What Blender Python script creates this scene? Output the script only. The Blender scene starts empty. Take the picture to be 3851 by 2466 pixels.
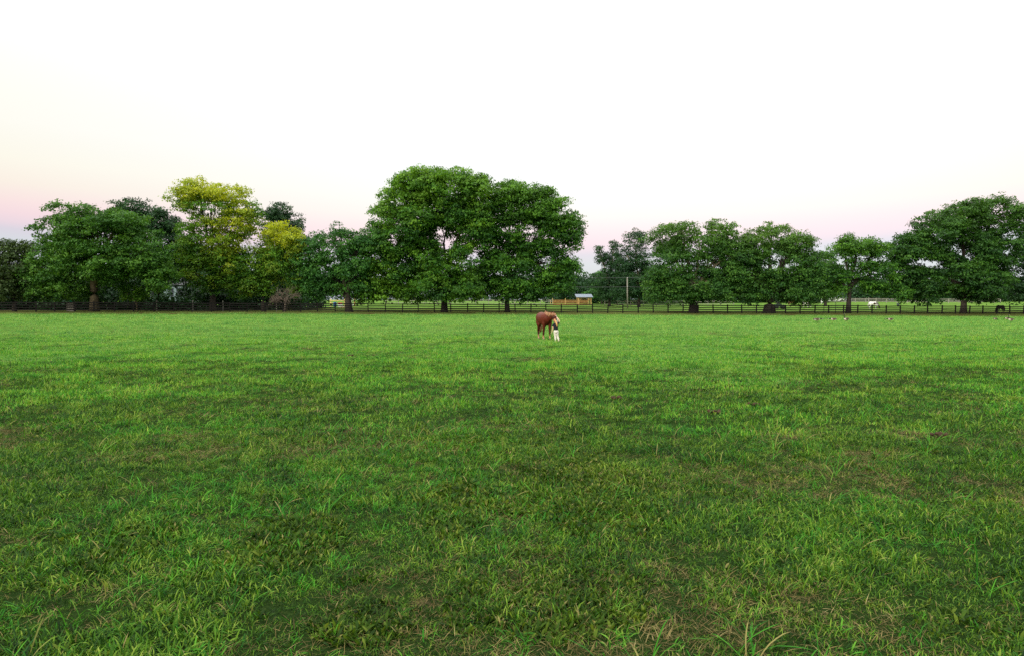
import bpy, math, random
import numpy as np
from mathutils import Vector, Matrix

R = np.random.RandomState
random.seed(7)
scene = bpy.context.scene
COL = scene.collection
rad = math.radians

# ------------------------------------------------------------------ camera, sky, sun, exposure
F = 2780.0                       # focal length in pixels of the 3851 px wide photograph
HORIZON = 1128.0
CAMH = 2.4
cam_d = bpy.data.cameras.new('camera')
cam_d.sensor_width = 36.0
cam_d.lens = 36.0 * F / 3851.0
cam_d.clip_start = 0.1
cam_d.clip_end = 6000
cam = bpy.data.objects.new('camera', cam_d)
COL.objects.link(cam)
cam.location = (0, 0, CAMH)
cam.rotation_euler = (rad(90) - math.atan((1233 - HORIZON) / F), 0, 0)
scene.camera = cam

SUN_DIR = Vector((-0.62, -0.75, 0.42)).normalized()      # towards the sun: behind the camera, left, low
SUN_EL = math.asin(SUN_DIR.z)
SUN_AZ = math.atan2(SUN_DIR.x, SUN_DIR.y)

world = bpy.data.worlds.new('World')
scene.world = world
world.use_nodes = True
wn, wl = world.node_tree.nodes, world.node_tree.links
wn.clear()


def wmath(op, a, b=None, c=None, clamp=False):
    n = wn.new('ShaderNodeMath'); n.operation = op; n.use_clamp = clamp
    for i, v in enumerate((a, b, c)):
        if v is None: continue
        if isinstance(v, (int, float)): n.inputs[i].default_value = v
        else: wl.new(v, n.inputs[i])
    return n.outputs[0]


w_out = wn.new('ShaderNodeOutputWorld')
w_tc = wn.new('ShaderNodeTexCoord')
w_sep = wn.new('ShaderNodeSeparateXYZ')
wl.new(w_tc.outputs['Generated'], w_sep.inputs[0])
elev = wmath('ARCSINE', w_sep.outputs[2])
x2 = wmath('MULTIPLY', w_sep.outputs[0], w_sep.outputs[0])
side = wmath('MULTIPLY', wmath('DIVIDE', x2, 0.33, clamp=True), 0.022)
e_eff = wmath('SUBTRACT', elev, side)
t_ramp = wmath('DIVIDE', wmath('ADD', e_eff, 0.062), 0.5, clamp=True)
ramp = wn.new('ShaderNodeValToRGB')
wl.new(t_ramp, ramp.inputs[0])
SKY = [(0.00, (0.40, 0.45, 0.60)), (0.124, (0.46, 0.50, 0.66)), (0.216, (0.60, 0.60, 0.70)), (0.241, (0.66, 0.56, 0.70)),
       (0.256, (0.82, 0.59, 0.71)), (0.278, (0.94, 0.64, 0.72)), (0.304, (1.0, 0.72, 0.74)), (0.346, (1.03, 0.87, 0.79)),
       (0.40, (1.07, 0.98, 0.87)), (0.48, (1.09, 1.03, 0.96)), (1.0, (1.02, 1.03, 1.0))]
cr = ramp.color_ramp
while len(cr.elements) < len(SKY): cr.elements.new(0.5)
for el, (p, c) in zip(cr.elements, SKY):
    el.position = p; el.color = (*c, 1)
gain = wn.new('ShaderNodeMapRange')
wl.new(elev, gain.inputs[0])
gain.inputs[1].default_value = 0.16; gain.inputs[2].default_value = 0.75
gain.inputs[3].default_value = 0.81; gain.inputs[4].default_value = 2.1
gain.interpolation_type = 'SMOOTHSTEP'
warm = wn.new('ShaderNodeMix'); warm.data_type = 'RGBA'; warm.blend_type = 'MULTIPLY'
wl.new(wmath('MULTIPLY', wmath('DIVIDE', side, 0.022, clamp=True), wmath('DIVIDE', wmath('SUBTRACT', elev, 0.06), 0.07, clamp=True)), warm.inputs[0]); wl.new(ramp.outputs[0], warm.inputs[6])
warm.inputs[7].default_value = (0.985, 0.965, 0.86, 1)
bg1 = wn.new('ShaderNodeBackground')
wl.new(warm.outputs[2], bg1.inputs[0]); wl.new(gain.outputs[0], bg1.inputs[1])
sky = wn.new('ShaderNodeTexSky')
sky.sky_type = 'NISHITA'; sky.sun_disc = False
sky.sun_elevation = SUN_EL; sky.sun_rotation = SUN_AZ
bg2 = wn.new('ShaderNodeBackground')
wl.new(sky.outputs[0], bg2.inputs[0]); bg2.inputs[1].default_value = 0.05
w_add = wn.new('ShaderNodeAddShader')
wl.new(bg1.outputs[0], w_add.inputs[0]); wl.new(bg2.outputs[0], w_add.inputs[1])
wl.new(w_add.outputs[0], w_out.inputs[0])

sun_d = bpy.data.lights.new('sun', 'SUN')
sun_d.energy = 2.5; sun_d.angle = rad(18); sun_d.color = (1.0, 0.9, 0.74)
sun = bpy.data.objects.new('sun', sun_d)
COL.objects.link(sun)
sun.location = (-40, -40, 60)
sun.rotation_euler = SUN_DIR.to_track_quat('Z', 'Y').to_euler()

scene.view_settings.view_transform = 'Standard'
scene.view_settings.look = 'None'
scene.view_settings.exposure = 0.0
scene.view_settings.gamma = 1.0
scene.view_settings.use_curve_mapping = False
scene.render.engine = 'CYCLES'
scene.cycles.max_bounces = 6
scene.cycles.diffuse_bounces = 3
scene.cycles.glossy_bounces = 2
scene.cycles.transmission_bounces = 4
scene.cycles.transparent_max_bounces = 4
scene.cycles.use_denoising = False


# ------------------------------------------------------------------ helpers
def sstep(a, b, x):
    t = np.clip((np.asarray(x, float) - a) / (b - a), 0, 1)
    return t * t * (3 - 2 * t)


def vnoise(x, y, seed=0):
    """smooth value noise, 0..1"""
    x = np.asarray(x, float); y = np.asarray(y, float)
    xi = np.floor(x).astype(np.int64); yi = np.floor(y).astype(np.int64)
    fx = x - xi; fy = y - yi
    fx = fx * fx * (3 - 2 * fx); fy = fy * fy * (3 - 2 * fy)

    def h(i, j):
        n = (i * 374761393 + j * 668265263 + seed * 1442695041) & 0x7fffffff
        n = ((n ^ (n >> 13)) * 1274126177) & 0x7fffffff
        return ((n ^ (n >> 16)) & 0xffff) / 65535.0
    return (h(xi, yi) * (1 - fx) + h(xi + 1, yi) * fx) * (1 - fy) + (h(xi, yi + 1) * (1 - fx) + h(xi + 1, yi + 1) * fx) * fy


def fbm(x, y, seed=0, o=3):
    s = 0; a = 0.5; t = 0
    for k in range(o):
        s = s + a * vnoise(x * 2 ** k, y * 2 ** k, seed + k); t += a; a *= 0.5
    return s / t


FENCE_UY = [(-330, 97), (400, 101), (1000, 108), (1900, 114), (2800, 119), (4200, 126)]
FENCE = np.array([((u - 1925.5) / F * y, y) for u, y in FENCE_UY])


def fence_y(x):
    return np.interp(x, FENCE[:, 0], FENCE[:, 1])


def gz(x, y):
    """height of the ground"""
    x = np.asarray(x, float); y = np.asarray(y, float)
    z = (np.clip(0.4 - 0.0055 * x, -0.25, 0.9) - 0.22) * sstep(48, 95, y) + 0.24 * sstep(-5, -.6, y - fence_y(x))
    s = 0.0115 + 0.0055 * sstep(30, 70, x)
    z = z + s * (np.clip(y, 118, 245) - 118)
    z = z + 0.16 * (fbm(x * 0.13, y * 0.13, 5) - 0.5) * sstep(0, 12, y)
    return z


def X(u, y): return (u - 1925.5) / F * y
def Zv(v, y): return CAMH - (v - HORIZON) / F * y


def G(u, y):
    x = X(u, y)
    return Vector((x, y, float(gz(x, y))))


class MB:
    """collects vertices and faces of one mesh"""
    def __init__(s): s.v = []; s.f = []

    def add(s, v, f):
        o = len(s.v)
        s.v.extend([tuple(p) for p in v]); s.f.extend([tuple(i + o for i in q) for q in f])

    def box(s, lo, hi):
        x0, y0, z0 = lo; x1, y1, z1 = hi
        s.add([(x0, y0, z0), (x1, y0, z0), (x1, y1, z0), (x0, y1, z0), (x0, y0, z1), (x1, y0, z1), (x1, y1, z1), (x0, y1, z1)],
              [(0, 3, 2, 1), (4, 5, 6, 7), (0, 1, 5, 4), (1, 2, 6, 5), (2, 3, 7, 6), (3, 0, 4, 7)])

    def bar(s, a, b, w, h):
        """box from a to b, w wide and h high"""
        a = Vector(a); b = Vector(b); t = (b - a).normalized()
        ref = Vector((0, 0, 1)) if abs(t.z) < 0.9 else Vector((0, 1, 0))
        sd = ref.cross(t).normalized() * (w / 2); up = t.cross(sd).normalized() * (h / 2)
        v = [p + i * sd + j * up for p in (a, b) for i, j in ((-1, -1), (1, -1), (1, 1), (-1, 1))]
        s.add(v, [(0, 3, 2, 1), (4, 5, 6, 7), (0, 1, 5, 4), (1, 2, 6, 5), (2, 3, 7, 6), (3, 0, 4, 7)])

    def tube(s, path, radii, n=8, ref=(0, 0, 1), cap=True):
        P = np.array([tuple(p) for p in path], float); m = len(P)
        T = np.gradient(P, axis=0); T /= np.linalg.norm(T, axis=1)[:, None] + 1e-9
        ref = np.array(ref, float)
        ang = np.linspace(0, 2 * math.pi, n, endpoint=False)
        V = []
        for i in range(m):
            sd = np.cross(ref, T[i]); L = np.linalg.norm(sd)
            sd = np.array((1.0, 0, 0)) if L < 1e-4 else sd / L
            up = np.cross(T[i], sd)
            r = radii[i]
            a, b = (r, r) if isinstance(r, (int, float, np.floating)) else r
            for q in ang: V.append(P[i] + sd * (a * math.cos(q)) + up * (b * math.sin(q)))
        Fc = []
        for i in range(m - 1):
            for j in range(n):
                k = (j + 1) % n
                Fc.append((i * n + j, i * n + k, (i + 1) * n + k, (i + 1) * n + j))
        if cap:
            Fc.append(tuple(range(n - 1, -1, -1))); Fc.append(tuple((m - 1) * n + j for j in range(n)))
        s.add(V, Fc)

    def ball(s, c, r, n=10, m=6):
        c = np.array(tuple(c)); rx, ry, rz = (r, r, r) if isinstance(r, (int, float)) else r
        V = [c + np.array((0, 0, rz))]
        for i in range(1, m):
            p = math.pi * i / m
            for j in range(n):
                q = 2 * math.pi * j / n
                V.append(c + np.array((rx * math.sin(p) * math.cos(q), ry * math.sin(p) * math.sin(q), rz * math.cos(p))))
        V.append(c - np.array((0, 0, rz)))
        Fc = [(0, 1 + j, 1 + (j + 1) % n) for j in range(n)]
        for i in range(m - 2):
            for j in range(n):
                k = (j + 1) % n; a = 1 + i * n
                Fc.append((a + j, a + n + j, a + n + k, a + k))
        e = len(V) - 1; a = 1 + (m - 2) * n
        Fc += [(e, a + (j + 1) % n, a + j) for j in range(n)]
        s.add(V, Fc)

    def mesh(s, name, mat, smooth=False, off=(0, 0, 0)):
        me = bpy.data.meshes.new(name)
        off = Vector(off)
        me.from_pydata([tuple(Vector(p) - off) for p in s.v], [], s.f)
        if mat: me.materials.append(mat)
        if smooth: me.polygons.foreach_set('use_smooth', [True] * len(me.polygons))
        me.update()
        return me


def link(name, me, parent=None, loc=(0, 0, 0)):
    o = bpy.data.objects.new(name, me)
    COL.objects.link(o)
    o.location = loc
    if parent is not None: o.parent = parent
    return o


def part(name, mb, mat, parent, smooth=False):
    """mb in world coordinates, parent an empty without rotation"""
    return link(name, mb.mesh(name, mat, smooth, parent.location if parent else (0, 0, 0)), parent)


def sub(name, mb, mat, parent, root, smooth=False):
    return link(name, mb.mesh(name, mat, smooth, root.location), parent)


def tag(o, label=None, cat=None, group=None, kind=None):
    if label: o['label'] = label
    if cat: o['category'] = cat
    if group: o['group'] = group
    if kind: o['kind'] = kind
    return o


def thing(name, label, cat, loc, group=None):
    o = bpy.data.objects.new(name, None)
    o.empty_display_size = 0.3
    COL.objects.link(o); o.location = loc
    return tag(o, label, cat, group)


def fast_mesh(name, V, Q, mat, attrs=None):
    """V (n,3), Q (m,k) equal sized polygons; attrs {name: (n,4) point colour}"""
    me = bpy.data.meshes.new(name)
    n, (m, k) = len(V), Q.shape
    me.vertices.add(n); me.vertices.foreach_set('co', np.ascontiguousarray(V, np.float32).ravel())
    me.loops.add(m * k); me.loops.foreach_set('vertex_index', np.ascontiguousarray(Q, np.int32).ravel())
    me.polygons.add(m); me.polygons.foreach_set('loop_start', np.arange(0, m * k, k, dtype=np.int32))
    me.update(calc_edges=True)
    if mat: me.materials.append(mat)
    for a, arr in (attrs or {}).items():
        at = me.attributes.new(a, 'FLOAT_COLOR', 'POINT')
        at.data.foreach_set('color', np.ascontiguousarray(arr, np.float32).ravel())
    return me


# ------------------------------------------------------------------ materials
def mat_new(name):
    m = bpy.data.materials.new(name); m.use_nodes = True
    nt = m.node_tree; nt.nodes.clear()
    return m, nt.nodes, nt.links


def plain(name, col, rough=0.7, var=0.25, scale=6.0, bump=0.0, metal=0.0, spec=0.3, stretch=(1, 1, 1)):
    m, n, l = mat_new(name)
    out = n.new('ShaderNodeOutputMaterial'); b = n.new('ShaderNodeBsdfPrincipled')
    tc = n.new('ShaderNodeTexCoord'); mp = n.new('ShaderNodeMapping'); no = n.new('ShaderNodeTexNoise')
    mp.inputs['Scale'].default_value = stretch
    no.inputs['Scale'].default_value = scale; no.inputs['Detail'].default_value = 5
    l.new(tc.outputs['Object'], mp.inputs[0]); l.new(mp.outputs[0], no.inputs['Vector'])
    oi = n.new('ShaderNodeObjectInfo')
    ad = n.new('ShaderNodeMath'); ad.operation = 'MULTIPLY_ADD'
    l.new(oi.outputs['Random'], ad.inputs[0]); ad.inputs[1].default_value = 0.3; l.new(no.outputs[0], ad.inputs[2])
    r = n.new('ShaderNodeValToRGB')
    r.color_ramp.elements[0].position = 0.35; r.color_ramp.elements[1].position = 0.95
    r.color_ramp.elements[0].color = (*[c * (1 - var) for c in col], 1)
    r.color_ramp.elements[1].color = (*[min(1, c * (1 + var)) for c in col], 1)
    l.new(ad.outputs[0], r.inputs[0]); l.new(r.outputs[0], b.inputs['Base Color'])
    b.inputs['Roughness'].default_value = rough; b.inputs['Metallic'].default_value = metal
    b.inputs['Specular IOR Level'].default_value = spec
    if bump:
        bp = n.new('ShaderNodeBump'); bp.inputs['Strength'].default_value = bump; bp.inputs['Distance'].default_value = 0.05
        l.new(no.outputs[0], bp.inputs['Height']); l.new(bp.outputs[0], b.inputs['Normal'])
    l.new(b.outputs[0], out.inputs[0])
    return m


def painted(name, rough=0.6, spec=0.3, noise=0.12, scale=9):
    """colour from the mesh attribute 'paint' (coat pattern of an animal, cloth)"""
    m, n, l = mat_new(name)
    out = n.new('ShaderNodeOutputMaterial'); b = n.new('ShaderNodeBsdfPrincipled')
    at = n.new('ShaderNodeAttribute'); at.attribute_name = 'paint'
    tc = n.new('ShaderNodeTexCoord'); no = n.new('ShaderNodeTexNoise'); no.inputs['Scale'].default_value = scale
    l.new(tc.outputs['Object'], no.inputs['Vector'])
    mr = n.new('ShaderNodeMapRange'); mr.inputs[1].default_value = .3; mr.inputs[2].default_value = .7
    mr.inputs[3].default_value = 1 - noise; mr.inputs[4].default_value = 1 + noise
    l.new(no.outputs[0], mr.inputs[0])
    vm = n.new('ShaderNodeVectorMath'); vm.operation = 'SCALE'
    l.new(at.outputs['Color'], vm.inputs[0]); l.new(mr.outputs[0], vm.inputs['Scale'])
    l.new(vm.outputs[0], b.inputs['Base Color'])
    b.inputs['Roughness'].default_value = rough; b.inputs['Specular IOR Level'].default_value = spec
    l.new(b.outputs[0], out.inputs[0])
    return m


def leaf_mat(name, dark, mid, light, accent, transl=0.35, rough=0.55):
    """leaf colour by the attribute tint: r = leaf, g = clump, b = share of accent-coloured leaves"""
    m, n, l = mat_new(name)
    out = n.new('ShaderNodeOutputMaterial')
    at = n.new('ShaderNodeAttribute'); at.attribute_name = 'tint'
    sp = n.new('ShaderNodeSeparateColor'); l.new(at.outputs['Color'], sp.inputs[0])
    mx = n.new('ShaderNodeMath'); mx.operation = 'MULTIPLY_ADD'
    l.new(sp.outputs[0], mx.inputs[0]); mx.inputs[1].default_value = 0.45
    m2 = n.new('ShaderNodeMath'); m2.operation = 'MULTIPLY'; l.new(sp.outputs[1], m2.inputs[0]); m2.inputs[1].default_value = 0.55
    l.new(m2.outputs[0], mx.inputs[2])
    r = n.new('ShaderNodeValToRGB'); cr = r.color_ramp
    cr.elements.new(0.5)
    for e, p, c in zip(cr.elements, (0.15, 0.5, 0.9), (dark, mid, light)):
        e.position = p; e.color = (*c, 1)
    l.new(mx.outputs[0], r.inputs[0])
    mix = n.new('ShaderNodeMix'); mix.data_type = 'RGBA'
    l.new(sp.outputs[2], mix.inputs[0]); l.new(r.outputs[0], mix.inputs[6]); mix.inputs[7].default_value = (*accent, 1)
    b = n.new('ShaderNodeBsdfPrincipled'); b.inputs['Roughness'].default_value = rough
    b.inputs['Specular IOR Level'].default_value = 0.25
    l.new(mix.outputs[2], b.inputs['Base Color'])
    tr = n.new('ShaderNodeBsdfTranslucent')
    br = n.new('ShaderNodeVectorMath'); br.operation = 'MULTIPLY'; br.inputs[1].default_value = (1.5, 1.35, 0.6)
    l.new(mix.outputs[2], br.inputs[0]); l.new(br.outputs[0], tr.inputs['Color'])
    ms = n.new('ShaderNodeMixShader'); ms.inputs[0].default_value = transl
    l.new(b.outputs[0], ms.inputs[1]); l.new(tr.outputs[0], ms.inputs[2])
    l.new(ms.outputs[0], out.inputs[0])
    return m


def grass_mat(name, stops, patch=True, transl=0.3, straw=(0.27, 0.235, 0.085)):
    """blade colour by attribute tint.r, drifting over the field with noise in world position"""
    m, n, l = mat_new(name)
    out = n.new('ShaderNodeOutputMaterial')
    at = n.new('ShaderNodeAttribute'); at.attribute_name = 'tint'
    sp = n.new('ShaderNodeSeparateColor'); l.new(at.outputs['Color'], sp.inputs[0])
    geo = n.new('ShaderNodeNewGeometry')
    no = n.new('ShaderNodeTexNoise'); no.inputs['Scale'].default_value = 0.55; no.inputs['Detail'].default_value = 5
    no.inputs['Roughness'].default_value = 0.6
    l.new(geo.outputs['Position'], no.inputs['Vector'])
    no2 = n.new('ShaderNodeTexNoise'); no2.inputs['Scale'].default_value = 0.16; no2.inputs['Detail'].default_value = 4
    l.new(geo.outputs['Position'], no2.inputs['Vector'])
    oi = n.new('ShaderNodeObjectInfo')

    def mth(op, a, b, c=None, cl=False):
        q = n.new('ShaderNodeMath'); q.operation = op; q.use_clamp = cl
        for i, v in enumerate((a, b, c)):
            if v is None: continue
            if isinstance(v, (int, float)): q.inputs[i].default_value = v
            else: l.new(v, q.inputs[i])
        return q.outputs[0]
    f = mth('MULTIPLY', mth('POWER', sp.outputs[0], 1.4), 0.62)
    f = mth('MULTIPLY_ADD', mth('SUBTRACT', oi.outputs['Random'], 0.5), 0.4, f)
    f = mth('ADD', f, mth('MULTIPLY', mth('SUBTRACT', no.outputs[0], 0.5), 0.8))
    f = mth('ADD', f, mth('MULTIPLY', mth('SUBTRACT', no2.outputs[0], 0.5), 0.35))
    no3 = n.new('ShaderNodeTexNoise'); no3.inputs['Scale'].default_value = 2.6; no3.inputs['Detail'].default_value = 3
    l.new(geo.outputs['Position'], no3.inputs['Vector'])
    f = mth('ADD', f, mth('MULTIPLY', mth('SUBTRACT', no3.outputs[0], 0.5), 0.8))
    f = mth('ADD', f, 0.25, cl=True)
    r = n.new('ShaderNodeValToRGB'); cr = r.color_ramp
    while len(cr.elements) < len(stops): cr.elements.new(0.5)
    for e, (p, c) in zip(cr.elements, stops):
        e.position = p; e.color = (*c, 1)
    l.new(f, r.inputs[0])
    mix = n.new('ShaderNodeMix'); mix.data_type = 'RGBA'
    l.new(sp.outputs[1], mix.inputs[0]); l.new(r.outputs[0], mix.inputs[6]); mix.inputs[7].default_value = (*straw, 1)
    b = n.new('ShaderNodeBsdfPrincipled'); b.inputs['Roughness'].default_value = 0.6
    b.inputs['Specular IOR Level'].default_value = 0.12
    l.new(mix.outputs[2], b.inputs['Base Color'])
    tr = n.new('ShaderNodeBsdfTranslucent')
    br = n.new('ShaderNodeVectorMath'); br.operation = 'MULTIPLY'; br.inputs[1].default_value = (1.3, 1.3, 0.7)
    l.new(mix.outputs[2], br.inputs[0]); l.new(br.outputs[0], tr.inputs['Color'])
    ms = n.new('ShaderNodeMixShader'); ms.inputs[0].default_value = transl
    l.new(b.outputs[0], ms.inputs[1]); l.new(tr.outputs[0], ms.inputs[2])
    l.new(ms.outputs[0], out.inputs[0])
    return m


def ground_mat():
    m, n, l = mat_new('field_soil_and_turf')
    out = n.new('ShaderNodeOutputMaterial'); b = n.new('ShaderNodeBsdfPrincipled')
    geo = n.new('ShaderNodeNewGeometry')
    at = n.new('ShaderNodeAttribute'); at.attribute_name = 'tint'
    sp = n.new('ShaderNodeSeparateColor'); l.new(at.outputs['Color'], sp.inputs[0])
    n1 = n.new('ShaderNodeTexNoise'); n1.inputs['Scale'].default_value = 22; n1.inputs['Detail'].default_value = 9
    n1.inputs['Roughness'].default_value = .8
    n2 = n.new('ShaderNodeTexNoise'); n2.inputs['Scale'].default_value = 0.35; n2.inputs['Detail'].default_value = 7
    for q in (n1, n2): l.new(geo.outputs['Position'], q.inputs['Vector'])
    r1 = n.new('ShaderNodeValToRGB'); e = r1.color_ramp.elements
    e[0].position = .32; e[0].color = (0.014, 0.026, 0.008, 1); e[1].position = .72; e[1].color = (0.06, 0.085, 0.025, 1)
    x = r1.color_ramp.elements.new(.52); x.color = (0.024, 0.05, 0.012, 1)
    l.new(n1.outputs[0], r1.inputs[0])
    r2 = n.new('ShaderNodeValToRGB'); e = r2.color_ramp.elements
    e[0].position = .3; e[0].color = (0.075, 0.165, 0.032, 1); e[1].position = .7; e[1].color = (0.15, 0.24, 0.05, 1)
    l.new(n2.outputs[0], r2.inputs[0])
    # r: short pasture turf (far), g: leaf litter, bare earth and painted shade under trees
    mx = n.new('ShaderNodeMix'); mx.data_type = 'RGBA'
    l.new(sp.outputs[0], mx.inputs[0]); l.new(r1.outputs[0], mx.inputs[6]); l.new(r2.outputs[0], mx.inputs[7])
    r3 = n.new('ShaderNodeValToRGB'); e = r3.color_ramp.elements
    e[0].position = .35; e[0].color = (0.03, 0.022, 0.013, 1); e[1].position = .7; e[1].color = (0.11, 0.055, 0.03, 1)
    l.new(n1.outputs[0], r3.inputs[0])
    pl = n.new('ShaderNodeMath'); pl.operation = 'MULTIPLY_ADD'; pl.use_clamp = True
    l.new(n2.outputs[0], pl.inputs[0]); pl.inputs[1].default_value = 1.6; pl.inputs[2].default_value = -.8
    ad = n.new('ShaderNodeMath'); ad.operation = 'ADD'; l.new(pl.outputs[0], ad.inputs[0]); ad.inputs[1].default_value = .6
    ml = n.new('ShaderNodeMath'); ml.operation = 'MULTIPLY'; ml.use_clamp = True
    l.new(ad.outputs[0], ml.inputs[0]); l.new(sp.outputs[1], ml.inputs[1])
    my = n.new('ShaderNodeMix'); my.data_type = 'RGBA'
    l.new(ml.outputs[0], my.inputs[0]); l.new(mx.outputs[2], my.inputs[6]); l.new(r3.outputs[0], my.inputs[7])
    l.new(my.outputs[2], b.inputs['Base Color'])
    b.inputs['Roughness'].default_value = 1; b.inputs['Specular IOR Level'].default_value = .0
    bp = n.new('ShaderNodeBump'); bp.inputs['Strength'].default_value = .8; bp.inputs['Distance'].default_value = .08
    l.new(n1.outputs[0], bp.inputs['Height']); l.new(bp.outputs[0], b.inputs['Normal'])
    l.new(b.outputs[0], out.inputs[0])
    return m


M = dict(
    ground=ground_mat(),
    black_wood=plain('dark_stained_fence_board', (0.011, 0.0105, 0.01), .85, .5, 5, .3, spec=.06, stretch=(.4, 3, 3)),
    grey_wood=plain('weathered_grey_wood', (0.24, 0.23, 0.2), .85, .3, 6, .2),
    tan_wood=plain('new_yellow_lumber', (0.38, 0.26, 0.1), .75, .3, 4, .1),
    orange_wood=plain('orange_brown_board', (0.3, 0.155, 0.05), .75, .3, 4, .1),
    pole_wood=plain('pale_utility_pole_wood', (0.21, 0.195, 0.165), .85, .25, 5, .2),
    roof_metal=plain('pale_blue_grey_sheet_roof', (0.17, 0.205, 0.26), .7, .1, 3, spec=.3),
    bark=plain('grey_brown_bark', (0.034, 0.028, 0.022), .95, .55, 3.5, 1.0, stretch=(2.5, 2.5, .6)),
    bark_pale=plain('pale_limb_bark', (0.19, 0.165, 0.115), .9, .4, 4, .6, stretch=(2, 2, .7)),
    bark_ivy=plain('brown_vine_covered_bark', (0.07, 0.056, 0.03), .95, .6, 7, 1.0),
    twig=plain('dry_grey_brown_twig', (0.12, 0.095, 0.075), .9, .35, 3),
    white=plain('white_paint', (0.75, 0.76, 0.74), .5, .08, 3),
    house=plain('pale_blue_siding', (0.2, 0.28, 0.3), .7, .12, 2),
    house_grey=plain('blue_grey_siding', (0.22, 0.28, 0.36), .7, .12, 2),
    slate=plain('dark_roof_shingle', (0.07, 0.075, 0.08), .85, .3, 6, .3),
    glass=plain('dark_window_glass', (0.03, 0.035, 0.045), .08, .2, 2, spec=.8),
    red=plain('red_paint', (0.5, 0.03, 0.02), .45, .15, 4),
    blue=plain('blue_plastic', (0.02, 0.12, 0.42), .4, .12, 4),
    yellow=plain('pale_yellow_paint', (0.62, 0.5, 0.2), .55, .15, 4),
    rubber=plain('black_rubber', (0.02, 0.02, 0.02), .7, .2, 5),
    dark_metal=plain('dark_green_metal', (0.025, 0.04, 0.032), .45, .2, 4),
    green=plain('green_plastic', (0.01, 0.35, 0.17), .4, .12, 4),
    wire=plain('grey_wire', (0.07, 0.075, 0.08), .5, .1, 3),
    dung=plain('dried_manure', (0.05, 0.03, 0.016), .95, .5, 14, .8),
    coat=painted('animal_coat', .55, .16),
    hair=painted('hair', .55, .4, .25, 25),
    skin=painted('skin', .5, .35, .06, 20),
    cloth=painted('cloth', .85, .15, .1, 30),
    feather=painted('feathers', .7, .2, .2, 40),
    hoof=plain('horn_hoof', (0.2, 0.15, 0.1), .6, .2, 8),
    leather=plain('dark_leather', (0.02, 0.02, 0.016), .55, .2, 8),
)
L_DARK, L_MID = (0.02, 0.055, 0.016), (0.042, 0.11, 0.02)
LM = dict(
    maple=leaf_mat('deep_green_leaf', (0.01653, 0.06232, 0.014), (0.04133, 0.1416, 0.016), (0.101, 0.2493, 0.02), (0.1653, 0.3286, 0.02)),
    deep=leaf_mat('shaded_green_leaf', (0.01456, 0.0515, 0.014), (0.03024, 0.103, 0.017), (0.0672, 0.1751, 0.02), (0.1232, 0.2472, 0.02)),
    broad=leaf_mat('olive_green_leaf', (0.02296, 0.07931, 0.012), (0.05051, 0.153, 0.018), (0.101, 0.2266, 0.025), (0.1469, 0.2719, 0.03)),
    yellow=leaf_mat('yellow_green_leaf', (0.02755, 0.09064, 0.014), (0.0597, 0.17, 0.018), (0.1286, 0.2833, 0.02), (0.392, 0.4429, 0.02), .42),
    blue=leaf_mat('blue_green_leaf', (0.01837, 0.07704, 0.018), (0.04133, 0.1473, 0.025), (0.08266, 0.2209, 0.032), (0.1194, 0.2606, 0.03)),
    dark=leaf_mat('dark_green_leaf', (0.01102, 0.03966, 0.018), (0.0202, 0.06798, 0.022), (0.03674, 0.102, 0.028), (0.0551, 0.1246, 0.03), .25),
    grey=leaf_mat('grey_green_leaf', (0.01837, 0.06798, 0.016), (0.04041, 0.1303, 0.02), (0.08725, 0.2039, 0.028), (0.1745, 0.2833, 0.03)),
    brown=leaf_mat('brownish_vine_leaf', (0.02296, 0.04759, 0.013), (0.04133, 0.07931, 0.02), (0.06888, 0.1133, 0.03), (0.09184, 0.09631, 0.03), .25),
    fresh=leaf_mat('fresh_green_needle', (0.02755, 0.102, 0.02), (0.0551, 0.1813, 0.03), (0.08266, 0.2266, 0.03), (0.1102, 0.2493, 0.03)),
)

# ------------------------------------------------------------------ ground
ys = np.concatenate([np.arange(-30, 130, 2.0), np.arange(130, 260, 6.0), np.linspace(260, 2500, 14)])
xs = np.concatenate([np.linspace(-1800, -180, 10), np.arange(-170, 171, 3.4), np.linspace(180, 1800, 10)])
gx, gy = np.meshgrid(xs, ys)
gV = np.stack([gx, gy, gz(gx, gy)], -1).reshape(-1, 3)
nx, ny = len(xs), len(ys)
ii = np.arange(nx * ny).reshape(ny, nx)
gQ = np.stack([ii[:-1, :-1], ii[:-1, 1:], ii[1:, 1:], ii[1:, :-1]], -1).reshape(-1, 4)
dfe = gV[:, 1] - fence_y(gV[:, 0])
g_t = np.zeros((len(gV), 4)); g_t[:, 3] = 1
g_t[:, 0] = sstep(30, 75, gV[:, 1])
litter_shade = sstep(-8.5, -4.5, dfe) * (1 - sstep(7, 16, dfe))  # leaf litter along the fence, tree shade put into the same colour
litter_shade = np.maximum(litter_shade, sstep(0, 4, dfe) * (1 - sstep(10, 26, gV[:, 0] + 45)) * (1 - sstep(24, 40, dfe)))
litter_shade = np.maximum(litter_shade, .6 * sstep(3, 8, dfe) * (1 - sstep(22, 38, dfe)) * sstep(-60, -45, gV[:, 0]) * (1 - sstep(14, 24, gV[:, 0])))  # shade below the centre-left trees, painted as darker ground
g_t[:, 1] = litter_shade
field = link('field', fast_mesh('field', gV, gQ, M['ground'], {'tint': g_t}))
field.data.polygons.foreach_set('use_smooth', [True] * len(gQ))
tag(field, 'broad green horse pasture running back under the trees', kind='structure')

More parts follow.
